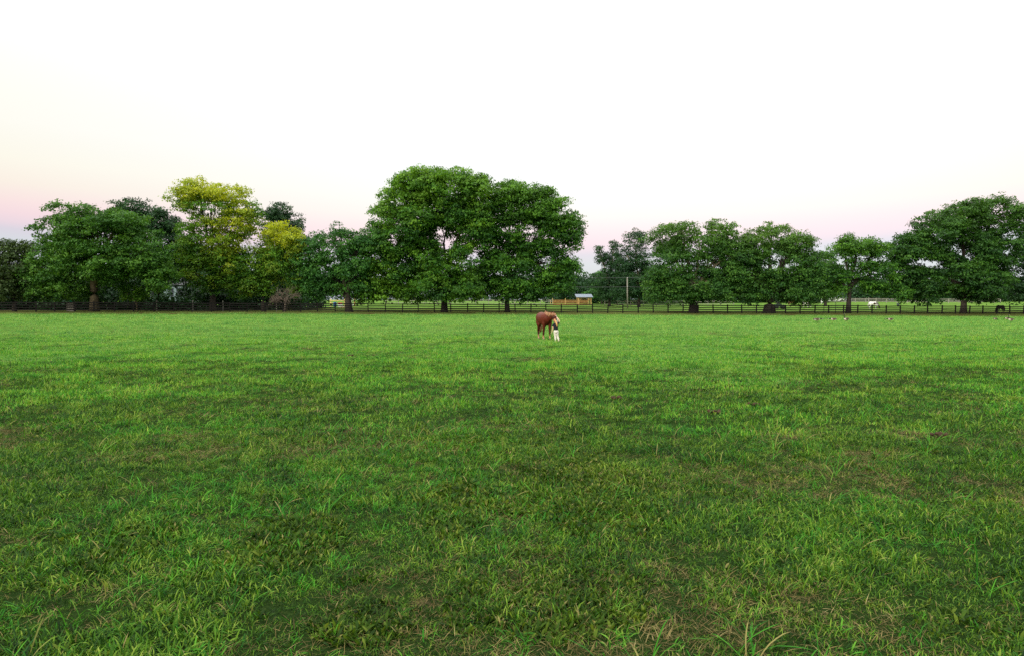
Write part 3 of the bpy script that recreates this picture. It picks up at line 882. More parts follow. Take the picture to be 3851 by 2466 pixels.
# blue-grey house far right
hy = 236.0
hx0, hx1 = X(3085, hy), X(3170, hy)
hg = Vector(((hx0 + hx1) / 2, hy, float(gz((hx0 + hx1) / 2, hy))))
ho = thing('house', 'blue-grey house far off behind the small bright tree', 'house', hg)
m_ = MB(); ze = hg.z + 3.0
m_.box((hx0, hy, hg.z - .3), (hx1, hy + 6, ze)); part('wall', m_, M['house_grey'], ho)
m_ = MB()
m_.add([(hx0 - .4, hy - .4, ze), (hx1 + .4, hy - .4, ze), (hx1 + .4, hy + 6.4, ze), (hx0 - .4, hy + 6.4, ze), (hx0 - .4, hy + 3, ze + 1.8), (hx1 + .4, hy + 3, ze + 1.8)],
       [(0, 1, 5, 4), (2, 3, 4, 5), (0, 4, 3), (1, 2, 5), (0, 3, 2, 1)])
part('roof', m_, M['slate'], ho)
for u in (3108, 3140):
    xw = X(u, hy)
    m_ = MB(); m_.box((xw - .6, hy - .05, hg.z + 1), (xw + .6, hy + .05, hg.z + 2.3)); fr = part('window', m_, M['white'], ho)
    m_ = MB(); m_.box((xw - .5, hy - .07, hg.z + 1.1), (xw + .5, hy - .04, hg.z + 2.2)); sub('pane', m_, M['glass'], fr, ho)
# far brown board fence
bf = thing('far_fence', 'low brown board fence at the far end of the right pasture', 'fence', G(3150, 214))
xs_ = np.arange(X(3060, 214), X(3800, 214), 3.0)
for i, x in enumerate(xs_):
    z = float(gz(x, 214))
    m_ = MB(); m_.box((x - .07, 213.93, z - .2), (x + .07, 214.07, z + 1.35)); part('post', m_, M['grey_wood'], bf)
    if i < len(xs_) - 1:
        for h in (.4, .8, 1.2):
            m_ = MB(); m_.bar((x + .08, 213.95, z + h), (x + 2.92, 213.95, float(gz(x + 3, 214)) + h), .03, .16); part('board', m_, M['grey_wood'], bf)


def car(label, u, y, mat):
    g = G(u, y); ro = thing('parked_car', label, 'car', g, 'cars far behind the right pasture')
    prof = [(-2.1, .35), (-2.15, .8), (-1.9, .95), (-1.2, 1.0), (-.7, 1.42), (.7, 1.45), (1.35, 1.0), (2.05, .85), (2.15, .4)]
    m_ = MB(); n = len(prof)
    V = [(g.x + a, y - .85, g.z + b) for a, b in prof] + [(g.x + a, y + .85, g.z + b) for a, b in prof]
    m_.add(V, [tuple(range(n)), tuple(range(2 * n - 1, n - 1, -1))] + [(i, n + i, n + (i + 1) % n, (i + 1) % n) for i in range(n)])
    part('body', m_, mat, ro)
    m_ = MB(); m_.add([(g.x - 1.0, y - .87, g.z + 1.02), (g.x + 1.15, y - .87, g.z + 1.02), (g.x + .65, y - .86, g.z + 1.38), (g.x - .66, y - .86, g.z + 1.38)], [(0, 1, 2, 3)])
    part('side_window', m_, M['glass'], ro)
    for dx in (-1.35, 1.35):
        for dy in (-.8, .8):
            m_ = MB(); m_.tube([(g.x + dx, y + dy - .11, g.z + .33), (g.x + dx, y + dy + .11, g.z + .33)], [.33, .33], 14); part('wheel', m_, M['rubber'], ro)


car('white car far away left of the small bright tree', 3142, 226, M['white'])
car('pale car far away just left of the slim trunk', 3172, 229, M['roof_metal'])

# white marker post, plain post, white box, dark bin, rain barrel
def simple_post(name, label, u, y, h, r_, mat, cap=None):
    g = G(u, y); ro = thing(name, label, 'post', g)
    m_ = MB(); m_.tube([(g.x, y, g.z - .2), (g.x + .02, y, g.z + h)], [r_, r_ * .9], 9); part('shaft', m_, mat, ro, True)
    m_ = MB(); m_.box((g.x - r_ * 1.2, y - r_ * 1.2, g.z + h), (g.x + r_ * 1.2, y + r_ * 1.2, g.z + h + .08)); part('cap', m_, mat, ro)
    return ro, g
ro, g = simple_post('marker_post', 'white post with a small box at the edge of the far pasture', 3088, 190, 1.55, .11, M['white'])
m_ = MB(); m_.box((g.x + .1, 189.8, g.z + .5), (g.x + .3, 190.0, g.z + .8)); part('box', m_, M['white'], ro)
simple_post('wooden_post', 'thin brown wooden post standing behind the black and white pony', 3266, 170, 1.9, .07, M['grey_wood'])
for u, lab in ((3098, 'dark metal stake left of the slim trunk'), (3142, 'dark metal stake nearest the slim trunk')):
    simple_post('metal_stake', lab, u, fy(u / 1.6012, 2.2), 1.75, .045, M['dark_metal'])['group' if False else 0]['group'] = 'dark stakes by the slim trunk'
g = G(3377, 168); ro = thing('bin', 'small dark bin standing alone in the right pasture', 'bin', g)
m_ = MB(); m_.tube([(g.x, g.y, g.z), (g.x, g.y, g.z + .75)], [.24, .3], 12); part('drum', m_, M['dark_metal'], ro, True)
m_ = MB(); m_.tube([(g.x, g.y, g.z + .75), (g.x, g.y, g.z + .82)], [.33, .2], 12); part('lid', m_, M['dark_metal'], ro)
g = G(3740, 212); ro = thing('mailbox', 'white box on a post under the right-hand trees', 'mailbox', g)
m_ = MB(); m_.box((g.x - .06, g.y - .06, g.z - .2), (g.x + .06, g.y + .06, g.z + 1.1)); part('post', m_, M['grey_wood'], ro)
m_ = MB(); m_.tube([(g.x - .3, g.y, g.z + 1.25), (g.x + .3, g.y, g.z + 1.25)], [(.2, .2), (.2, .2)], 10); part('box', m_, M['white'], ro)
g = G(268, fy(167, 5)); ro = thing('bucket', 'bright green bucket on a stand under the broad spreading tree', 'bucket', g)
m_ = MB(); m_.box((g.x - .5, g.y - .3, g.z), (g.x + .5, g.y + .3, g.z + 1.2)); part('stand', m_, M['grey_wood'], ro)
m_ = MB(); m_.tube([(g.x, g.y, g.z + 1.2), (g.x, g.y, g.z + 1.52)], [.14, .2], 10); part('pail', m_, M['green'], ro, True)

# show jump, blue and red blocks behind the blue-green tree
jy = 150.0
g = G(1244, jy); ro = thing('show_jump', 'pale yellow show jump with poles left of the dark forked trunk', 'jump', g)
g2 = G(1296, jy)
for q in (g, g2):
    m_ = MB(); m_.box((q.x - .09, jy - .09, q.z), (q.x + .09, jy + .09, q.z + 1.65)); m_.box((q.x - .09, jy - .5, q.z), (q.x + .09, jy + .5, q.z + .12)); part('standard', m_, M['yellow'], ro)
for h in (.7, 1.25):
    m_ = MB(); m_.tube([(g.x - .15, jy - .15, g.z + h), (g2.x + .15, jy - .15, g2.z + h)], [.085, .085], 9); part('pole', m_, M['yellow'], ro, True)
g = G(1260, jy - 1.2); ro = thing('barrel', 'blue barrel standing in front of the pale yellow jump', 'barrel', g)
m_ = MB(); m_.tube([(g.x, g.y, g.z), (g.x, g.y, g.z + .3), (g.x, g.y, g.z + .62), (g.x, g.y, g.z + .92)], [.29, .33, .33, .29], 14); part('drum', m_, M['blue'], ro, True)
m_ = MB(); m_.tube([(g.x, g.y, g.z + .92), (g.x, g.y, g.z + .95)], [.3, .3], 14); part('rim', m_, M['blue'], ro)
g = G(1280, jy - 1.3); ro = thing('jump_block', 'red and white jump block beside the blue barrel', 'jump block', g)
m_ = MB(); m_.box((g.x - .45, g.y - .2, g.z), (g.x + .45, g.y + .2, g.z + .55)); part('base', m_, M['white'], ro)
m_ = MB(); m_.tube([(g.x - .42, g.y, g.z + .62), (g.x + .42, g.y, g.z + .62)], [.24, .24], 10); part('roll', m_, M['red'], ro)
g = G(1292, 136); ro = thing('block', 'low pale block on the grass below the jump', 'block', g)
m_ = MB(); m_.box((g.x - .5, g.y - .3, g.z), (g.x + .5, g.y + .3, g.z + .32)); part('base', m_, M['yellow'], ro)
m_ = MB(); m_.box((g.x - .42, g.y - .25, g.z + .32), (g.x + .42, g.y + .25, g.z + .42)); part('top', m_, M['white'], ro)
g = G(1334, 152); ro = thing('jump_wing', 'slatted jump wing with an orange post right of the dark forked trunk', 'jump wing', g)
m_ = MB(); m_.box((g.x - .1, g.y - .1, g.z), (g.x + .1, g.y + .1, g.z + 2.1)); part('post', m_, M['orange_wood'], ro)
for i, h in enumerate((.4, .8, 1.2, 1.6, 1.95)):
    m_ = MB(); m_.bar((g.x - 1.1 + i * .18, g.y - .12, g.z + h - .12), (g.x - .1, g.y - .12, g.z + h), .05, .14); part('slat', m_, M['grey_wood'] if i % 2 else M['white'], ro)

# dark utility cart by the thick trunk
g = G(2932, 150); ro = thing('utility_cart', 'dark roofed utility cart right of the thick dark trunk', 'cart', g)
m_ = MB(); m_.box((g.x - 1.0, g.y - .6, g.z + .4), (g.x + .2, g.y + .6, g.z + .95)); m_.box((g.x + .2, g.y - .6, g.z + .4), (g.x + 1.05, g.y + .6, g.z + .8)); part('body', m_, M['dark_metal'], ro)
m_ = MB(); m_.box((g.x - .5, g.y - .55, g.z + .95), (g.x - .1, g.y + .55, g.z + 1.4)); part('seat', m_, M['rubber'], ro)
m_ = MB(); m_.box((g.x - .8, g.y - .62, g.z + 1.85), (g.x + .7, g.y + .62, g.z + 1.92)); part('canopy', m_, M['dark_metal'], ro)
for dx in (-.7, .6):
    for dy in (-.55, .55):
        m_ = MB(); m_.tube([(g.x + dx, g.y + dy, g.z + .8), (g.x + dx, g.y + dy, g.z + 1.86)], [.03, .03], 6); part('strut', m_, M['dark_metal'], ro)
        m_ = MB(); m_.tube([(g.x + dx, g.y + dy - .12, g.z + .3), (g.x + dx, g.y + dy + .12, g.z + .3)], [.3, .3], 14); part('wheel', m_, M['rubber'], ro)


# ------------------------------------------------------------------ animals and the person
def remesh(mb, voxel, smooth=4, name='body'):
    me = mb.mesh('tmp', None)
    o = bpy.data.objects.new('tmp', me); COL.objects.link(o)
    md = o.modifiers.new('r', 'REMESH'); md.mode = 'VOXEL'; md.voxel_size = voxel; md.use_smooth_shade = True
    if smooth:
        sm = o.modifiers.new('s', 'SMOOTH'); sm.iterations = smooth; sm.factor = .5
    dg = bpy.context.evaluated_depsgraph_get()
    out = bpy.data.meshes.new_from_object(o.evaluated_get(dg))
    out.name = name
    bpy.data.objects.remove(o); bpy.data.meshes.remove(me)
    out.polygons.foreach_set('use_smooth', [True] * len(out.polygons))
    return out


def paint(me, fn, mat):
    n = len(me.vertices); co = np.zeros(n * 3, np.float32); me.vertices.foreach_get('co', co); co = co.reshape(-1, 3)
    c = np.ones((n, 4), np.float32); c[:, :3] = fn(co)
    a = me.attributes.new('paint', 'FLOAT_COLOR', 'POINT'); a.data.foreach_set('color', c.ravel())
    me.materials.clear(); me.materials.append(mat)
    return me


def mixc(a, b, t):
    return np.asarray(a)[None, :] * (1 - t[:, None]) + np.asarray(b)[None, :] * t[:, None]


def painted_mb(mb, col, mat, name, smooth=True):
    me = mb.mesh(name, None, smooth)
    return paint(me, lambda co: np.tile(np.array(col, np.float32), (len(co), 1)), mat)


def horse(label, cat_, loc, heading, neck, head, coat_fn, mane_col, tail_col, voxel=.022, size=1.0, group=None, halter=False, step=(0, 0, 0, 0), hair_up=True, name='horse', heavy=1.0):
    """local axes: X forward, Y left, Z up. neck: points from withers to poll, head: poll to muzzle"""
    ro = thing(name, label, cat_, loc, group)
    ro.rotation_euler = (0, 0, heading); ro.scale = (size,) * 3
    mb = MB()
    S = [(-.90, 1.22, .09, .12), (-.82, 1.22, .21, .25), (-.62, 1.235, .31, .335), (-.35, 1.215, .325, .335), (-.05, 1.165, .36, .37), (.22, 1.16, .355, .385), (.46, 1.19, .31, .375),
         (.64, 1.2, .25, .31), (.76, 1.17, .17, .22), (.82, 1.16, .08, .12)]
    mb.tube([(x, 0, z) for x, z, a, b in S], [(a * heavy, b) for x, z, a, b in S], 20)
    n_ = np.array(neck)
    mb.tube(n_, [(.17, .34), (.15, .27), (.12, .2), (.1, .16), (.085, .13)][:len(n_)], 14)
    h_ = np.array(head)
    mb.tube(h_, [(.10, .12), (.125, .165), (.105, .15), (.085, .11), (.075, .09), (.06, .065)][:len(h_)], 14)
    hd = (h_[-1] - h_[0]); hd /= np.linalg.norm(hd)
    sd = np.cross((0, 0, 1.0), hd); sd /= np.linalg.norm(sd) + 1e-9
    upv = np.cross(hd, sd)
    if upv[2] < 0 and abs(hd[2]) < .9: upv = -upv
    for s in (-1, 1):
        e0 = h_[0] + sd * .07 * s - hd * .02
        e1 = e0 - hd * .2 + sd * .11 * s
        mb.tube([e0, e0 * .5 + e1 * .5 - hd * .01, e1], [.05, .05, .014], 8)
    LEGS = []
    for y, st, fr in ((.18, step[0], 1), (-.18, step[1], 1), (.17, step[2], 0), (-.17, step[3], 0)):
        if fr:
            P = [(.48, y, 1.15), (.50, y * 1.02, .92), (.50 + st * .3, y, .74), (.5 + st * .6, y * .98, .52), (.505 + st * .7, y * .98, .44), (.5 + st * .85, y * .98, .28), (.5 + st * .95, y, .14), (.53 + st, y, .075), (.545 + st, y, .02)]
            Q = [(.14, .2), (.12, .16), (.085, .11), (.066, .074), (.06, .07), (.042, .047), (.05, .055), (.045, .05), (.062, .068)]
        else:
            P = [(-.62, y, 1.2), (-.6, y * 1.1, .98), (-.55 + st * .2, y * 1.1, .82), (-.66 + st * .4, y, .62), (-.76 + st * .6, y, .5), (-.75 + st * .7, y, .4), (-.735 + st * .85, y, .24), (-.725 + st, y, .14), (-.70 + st, y, .08), (-.685 + st, y, .02)]
            Q = [(.15, .25), (.145, .23), (.115, .165), (.075, .09), (.06, .075), (.052, .06), (.045, .05), (.052, .056), (.046, .05), (.062, .07)]
        mb.tube(P, Q, 10, ref=(1, 0, 0)); LEGS.append(P)
    me = remesh(mb, voxel, 5, 'body')
    paint(me, coat_fn, M['coat'])
    bd = link('body', me, ro)
    # hooves
    for P in LEGS:
        m_ = MB(); p = np.array(P[-1])
        m_.tube([(p[0] - .01, p[1], .09), (p[0] + .02, p[1], .0)], [(.058, .062), (.072, .08)], 10, ref=(1, 0, 0))
        link('hoof', m_.mesh('hoof', M['hoof'], True), ro)
    # mane: locks hanging from the crest
    rg = R(int(abs(heading) * 100) + 5)
    mm = MB(); crest = []
    for i in range(26):
        t = i / 25 * (len(n_) - 1); a = int(min(t, len(n_) - 2)); f = t - a
        p = n_[a] * (1 - f) + n_[a + 1] * f
        w = [.34, .27, .2, .16, .13]
        ht = w[a] * (1 - f) + w[min(a + 1, len(n_) - 1)] * f
        tg = n_[a + 1] - n_[a]; tg /= np.linalg.norm(tg)
        sd_ = np.cross((0, 0, 1.0), tg); sd_ /= np.linalg.norm(sd_); uu = np.cross(tg, sd_)
        c = p + uu * ht * .97
        for s in (-1, -1, -1, 1):
            q = c + rg.normal(size=3) * .02
            L = rg.uniform(.1, .2) * (1 if s < 0 else .5)
            mm.tube([q - uu * .02, q + uu * .008 + sd_ * .05 * s, q - uu * L * .45 + sd_ * (.105 + .02 * rg.rand()) * s, q - uu * L + sd_ * (.12 + .02 * rg.rand()) * s], [.016, .02, .018, .005], 6)
    mn = link('mane', painted_mb(mm, mane_col, M['hair'], 'mane'), ro)
    fl = MB()
    for i in range(7):
        q = h_[0] + upv * .1 + rg.normal(size=3) * .03
        fl.tube([q - hd * .05, q + upv * .02 + hd * .1, q + hd * .24 + rg.normal(size=3) * .02], [.02, .022, .006], 6)
    link('forelock', painted_mb(fl, mane_col, M['hair'], 'forelock'), ro)
    tl = MB()
    for i in range(24):
        a = rg.uniform(0, 6.28); o = np.array((math.cos(a), math.sin(a), 0)) * rg.uniform(0, .06)
        e = rg.uniform(.3, .55)
        tl.tube([(-.86, 0, 1.38), np.array((-.97, 0, 1.25)) + o * .6, np.array((-1.0, 0.02, .9)) + o * 1.5, np.array((-.97, .04, .65)) + o * 1.9, np.array((-.95, .05, e)) + o * 1.6], [.03, .04, .04, .035, .008], 6)
    link('tail', painted_mb(tl, tail_col, M['hair'], 'tail'), ro)
    for s in (-1, 1):
        m_ = MB(); c = h_[1] + sd * .108 * s + upv * .05; m_.ball(c, .026, 8, 6); link('eye', m_.mesh('eye', M['glass'], True), ro)
        m_ = MB(); c = h_[-1] + sd * .04 * s - hd * .0 + upv * .035; m_.ball(c, (.018, .018, .018), 7, 5); link('nostril', m_.mesh('nostril', M['rubber'], True), ro)
    if halter:
        hm = MB()
        for i, sc in ((3, 1.1), (1, 1.07)):
            c = h_[i]; wa, wb = [(.10, .12), (.125, .165), (.105, .15), (.085, .11)][i]
            ring = [c + sd * math.cos(q) * wa * sc + upv * math.sin(q) * wb * sc for q in np.linspace(0, 2 * math.pi, 17)]
            hm.tube(ring, [.014] * 17, 6, cap=False)
        for s in (-1, 1):
            hm.tube([h_[3] + sd * .092 * s, h_[2] + sd * .118 * s, h_[1] + sd * .136 * s], [.013] * 3, 6)
        link('halter', hm.mesh('halter', M['leather'], True), ro)
    return ro


CH, CHD = (0.09, 0.0165, 0.007), (0.034, 0.008, 0.005)
MAIN_NECK = [(.42, 0, 1.22), (.68, .03, 1.27), (.88, .08, 1.33), (.98, .16, 1.36), (1.0, .23, 1.37)]
MAIN_HEAD = [(.99, .25, 1.40), (1.05, .28, 1.29), (1.1, .32, 1.16), (1.12, .36, 1.03), (1.13, .38, .94), (1.13, .39, .90)]


def main_coat(co):
    x, y, z = co[:, 0], co[:, 1], co[:, 2]
    c = mixc(CH, CHD, sstep(.85, .45, z) * .8)
    c = mixc2(c, (.19, .06, .03), sstep(1.38, 1.6, z) * .5)
    c = mixc2(c, (.36, .22, .11), sstep(.34, .16, z))
    # blaze down the front of the face, pale muzzle
    hd = np.array(MAIN_HEAD); ax = hd[-1] - hd[0]; L = np.linalg.norm(ax); ax = ax / L
    sd = np.cross((0, 0, 1.0), ax); sd /= np.linalg.norm(sd); uv = np.cross(ax, sd)
    rel = co - hd[0]; t = rel @ ax / L; s = rel @ sd; u = rel @ uv
    isface = (t > .12) & (np.abs(s) < .16) & (x > .92) & (z < 1.45) & (z > .8)
    front = np.abs(u) > .0
    c = mixc2(c, (.72, .66, .6), (isface & (np.abs(s) < .055 + .02 * t) & (u > .03)).astype(float))
    c = mixc2(c, (.5, .36, .28), (isface & (t > .85)).astype(float) * .8)
    return c


def mixc2(c, b, t):
    return c * (1 - t[:, None]) + np.asarray(b)[None, :] * t[:, None]


TH = rad(14)
hh = rad(-90) + TH
hx, hyy = X(2056, 44.3), 44.3
hl = Vector((hx, hyy, 0)) - Vector((math.cos(hh) * .5, math.sin(hh) * .5, 0))
hl.z = float(gz(hl.x, hl.y)) - .01
horse('large chestnut horse with blond mane having its face stroked in the field', 'horse', hl, hh, MAIN_NECK, MAIN_HEAD, main_coat, (.3, .15, .07), (.3, .16, .07),
      voxel=.016, size=1.04, halter=True, step=(.04, -.06, -.05, .12), heavy=1.12)

GR_NECK = [(.42, 0, 1.26), (.68, 0, 1.15), (.9, 0, .92), (1.04, 0, .68), (1.1, .0, .56)]
GR_HEAD = [(1.1, 0, .55), (1.17, 0, .45), (1.22, .01, .32), (1.25, .02, .2), (1.26, .02, .12), (1.26, .02, .08)]


def pinto(base, seed, white=(.75, .74, .7), th=.5, fsc=2.2):
    def f(co):
        n = fbm(co[:, 0] * fsc + 10, co[:, 2] * fsc + co[:, 1] * 1.2 + 10, seed, 2)
        t = sstep(th - .02, th + .02, n)
        t = np.maximum(t, sstep(.5, .4, co[:, 2]))
        return mixc(base, white, t)
    return f


def solid(c1, c2=None):
    c2 = c2 or c1
    return lambda co: mixc(c1, c2, sstep(.8, .4, co[:, 2]))


def gloc(u, y):
    return G(u, y)


gpn = 'horses and ponies grazing behind the black fence'
def paint_coat(co):
    c = np.tile(np.array((.78, .78, .76)), (len(co), 1))
    x, y, z = co[:, 0], co[:, 1], co[:, 2]
    c = mixc2(c, (.05, .035, .03), ((x > .9) & (z < 1.2)).astype(float))
    c = mixc2(c, (.06, .03, .025), (((x - .15) / .28) ** 2 + ((z - 1.2) / .22) ** 2 < 1).astype(float))
    c = mixc2(c, (.04, .03, .03), (((x - .62) / .14) ** 2 + ((z - 1.25) / .35) ** 2 < 1).astype(float))
    return c
horse('white pony with black head and a dark side patch, grazing right of the slim trunk', 'pony', G(3284, 148), rad(-8), GR_NECK, GR_HEAD, paint_coat, (.04, .03, .03), (.6, .58, .55), voxel=.03, size=.95, group=gpn, step=(.1, -.1, .1, -.1), name='pony')
horse('brown and white pony walking left of the slim trunk', 'pony', G(3030, 158), rad(-4), GR_NECK, GR_HEAD, pinto((.12, .06, .03), 3), (.3, .2, .1), (.1, .06, .03), voxel=.03, size=.82, group=gpn, step=(.12, -.1, .12, -.12), name='pony')
UP_NECK = [(.42, 0, 1.3), (.66, 0, 1.46), (.85, 0, 1.64), (.96, 0, 1.78), (1.0, 0, 1.84)]
UP_HEAD = [(.99, 0, 1.86), (1.09, 0, 1.8), (1.22, 0, 1.7), (1.33, 0, 1.6), (1.4, 0, 1.54), (1.43, 0, 1.52)]
horse('small tan pony with raised head near the roofed cart', 'pony', G(2976, 172), rad(5), UP_NECK, UP_HEAD, solid((.2, .11, .055), (.3, .2, .12)), (.16, .09, .05), (.16, .1, .06), voxel=.035, size=.78, group=gpn, name='pony')
horse('dark brown horse grazing under the tree at the right edge', 'horse', G(3762, fy(2350, 3.5)), rad(196), GR_NECK, GR_HEAD, solid((.022, .016, .013)), (.012, .01, .01), (.012, .01, .01), voxel=.03, size=.88, group=gpn, step=(.1, -.1, .1, -.1))

# ---- the girl, facing away from the camera: X right, Y away, Z up
gy_ = 42.5
gl = Vector((X(2094, gy_), gy_, 0)); gl.z = float(gz(gl.x, gl.y))
girl = thing('person', 'blond child in black shirt and pale breeches stroking the face of the chestnut horse', 'person', gl)
bm_ = MB()
bm_.tube([(-.045, 0, .56), (-.045, -.01, .66), (-.055, -.01, .78), (-.07, 0, .92), (-.085, 0, 1.02), (-.09, .01, 1.06)], [(.125, .085), (.108, .075), (.115, .078), (.13, .08), (.10, .06), (.05, .045)], 14, ref=(0, 1, 0))
bm_.tube([(-.09, .01, 1.02), (-.10, .02, 1.13)], [.04, .038], 10, ref=(0, 1, 0))
bm_.tube([(-.105, .045, 1.105), (-.108, .035, 1.14), (-.112, .025, 1.20), (-.112, .015, 1.25), (-.112, .01, 1.285)], [(.035, .045), (.062, .075), (.073, .088), (.066, .075), (.03, .035)], 12, ref=(0, 1, 0))
bm_.ball((-.112, .12, 1.165), .013, 6, 5)                                   # nose, turned to the horse
for s in (-1, 1): bm_.tube([(-.112 + s * .07, .01, 1.15), (-.112 + s * .082, .0, 1.185)], [.014, .016], 6)
legL = [(-.10, 0, .60), (-.095, .01, .50), (-.085, .015, .33), (-.075, -.005, .2), (-.07, -.01, .07)]
legR = [(.01, 0, .60), (.025, .01, .50), (.05, .03, .33), (.085, .0, .2), (.105, -.03, .085)]
lr = [.088, .078, .055, .05, .034]
for P in (legL, legR): bm_.tube(P, lr, 10, ref=(0, 1, 0))
bm_.tube([(-.07, -.03, .035), (-.07, .06, .03), (-.07, .13, .025)], [(.03, .032), (.036, .03), (.025, .02)], 8)
bm_.tube([(.105, -.05, .075), (.11, .03, .035), (.115, .09, .025)], [(.03, .032), (.034, .03), (.025, .02)], 8)
armR = [(.03, 0, 1.01), (.09, .02, 1.05), (.155, .1, 1.15), (.12, .2, 1.26), (.05, .30, 1.36)]
armL = [(-.18, 0, .99), (-.215, -.01, .93), (-.225, -.02, .78), (-.25, .01, .66), (-.275, .05, .55)]
ar = [.045, .043, .034, .032, .022]
bm_.tube(armR, ar, 9); bm_.tube(armL, ar, 9, ref=(0, 1, 0))


def hand(w, d, side, n, curl):
    """palm at w, pointing d; side = thumb side, n = back of the hand"""
    w, d, side, n = [np.array(q, float) for q in (w, d, side, n)]
    d /= np.linalg.norm(d); side -= d * (side @ d); side /= np.linalg.norm(side); n = np.cross(d, side)
    bm_.tube([w - d * .01, w + d * .03, w + d * .062], [(.02, .014), (.03, .014), (.03, .012)], 8, ref=tuple(n))
    for k, L in ((-1.5, .042), (-.5, .052), (.5, .056), (1.5, .048)):
        b = w + d * .058 + side * .0155 * k
        e1 = b + d * L * .5 - n * curl * .3 * L; e2 = e1 + d * L * .42 - n * curl * L * .7
        bm_.tube([b - d * .012, e1, e2], [.0075, .007, .0055], 6)
    t0 = w + d * .018 + side * .024; t1 = t0 + side * .024 + d * .02; t2 = t1 + d * .026 + side * .004
    bm_.tube([w + d * .012 + side * .012, t1, t2], [.009, .008, .006], 6)


hand(armR[-1], (-.06, .08, .07), (-.6, 0, .4), (0, -1, .5), .35)
hand(armL[-1], (-.03, .03, -.1), (.2, 1, 0), (-1, 0, 0), 1.1)
gme = remesh(bm_, .0062, 3, 'body')
paint(gme, lambda co: np.tile(np.array((.55, .33, .23)), (len(co), 1)), M['skin'])
link('body', gme, girl)
cl = MB()
cl.tube([(-.045, -.005, .66), (-.05, -.01, .72), (-.058, -.01, .80), (-.07, 0, .93), (-.085, 0, 1.02), (-.09, .01, 1.065)], [(.128, .094), (.122, .09), (.126, .09), (.143, .093), (.113, .074), (.056, .052)], 14, ref=(0, 1, 0))
cl.tube([(.0, 0, 1.0), (.09, .02, 1.05), (.125, .06, 1.105)], [.06, .056, .05], 10)
cl.tube([(-.16, 0, 1.0), (-.215, -.01, .93), (-.222, -.015, .85)], [.06, .056, .05], 10, ref=(0, 1, 0))
link('shirt', paint(remesh(cl, .009, 3, 'shirt'), lambda co: np.tile(np.array((.014, .014, .022)), (len(co), 1)), M['cloth']), girl)
cl = MB()
cl.tube([(-.045, 0, .70), (-.045, -.012, .62), (-.045, -.02, .56), (-.045, -.01, .51)], [(.115, .082), (.132, .1), (.132, .1), (.10, .07)], 14, ref=(0, 1, 0))
for P in (legL, legR): cl.tube([P[0], P[1], P[2], P[3], (P[4][0], P[4][1], P[4][2] + .02)], [.094, .085, .062, .057, .042], 10, ref=(0, 1, 0))
link('breeches', paint(remesh(cl, .009, 3, 'breeches'), lambda co: np.tile(np.array((.62, .58, .52)), (len(co), 1)), M['cloth']), girl)
for P in ([(-.07, -.04, .04), (-.07, .06, .035), (-.07, .145, .03)], [(.105, -.06, .08), (.11, .03, .04), (.115, .1, .03)]):
    m_ = MB(); m_.tube(P, [(.036, .04), (.043, .038), (.03, .026)], 9); link('shoe', painted_mb(m_, (.6, .52, .46), M['cloth'], 'shoe'), girl)
hr = MB()
hr.tube([(-.112, -.005, 1.13), (-.112, -.0, 1.19), (-.112, -.0, 1.25), (-.112, .005, 1.30)], [(.06, .07), (.079, .089), (.073, .084), (.03, .035)], 12, ref=(0, 1, 0))
rg = R(9)
link('hair', paint(remesh(hr, .012, 2, 'hair'), lambda co: np.tile(np.array((.42, .2, .085)), (len(co), 1)), M['hair']), girl)
hr = MB()
for i in range(14):
    o = rg.normal(size=3) * .014
    hr.tube([np.array((-.10, -.075, 1.20)) + o * .3, np.array((-.06, -.115, 1.15)) + o, np.array((-.02, -.115, 1.03)) + o * 1.3, np.array((.0, -.105, .93)) + o, np.array((.01, -.10, .84)) + o * .6], [.014, .018, .018, .016, .005], 6)
link('ponytail', painted_mb(hr, (.62, .36, .14), M['hair'], 'ponytail'), girl)
m_ = MB()
m_.tube([(-.285, .06, .47), (-.3, .07, .42), (-.27, .1, .36), (-.25, .14, .46)], [.012] * 4, 6)
o = link('lead_rope', m_.mesh('lead_rope', M['leather'], True), None, gl)
tag(o, 'short dark rope dangling from the lowered hand of the child', 'rope')


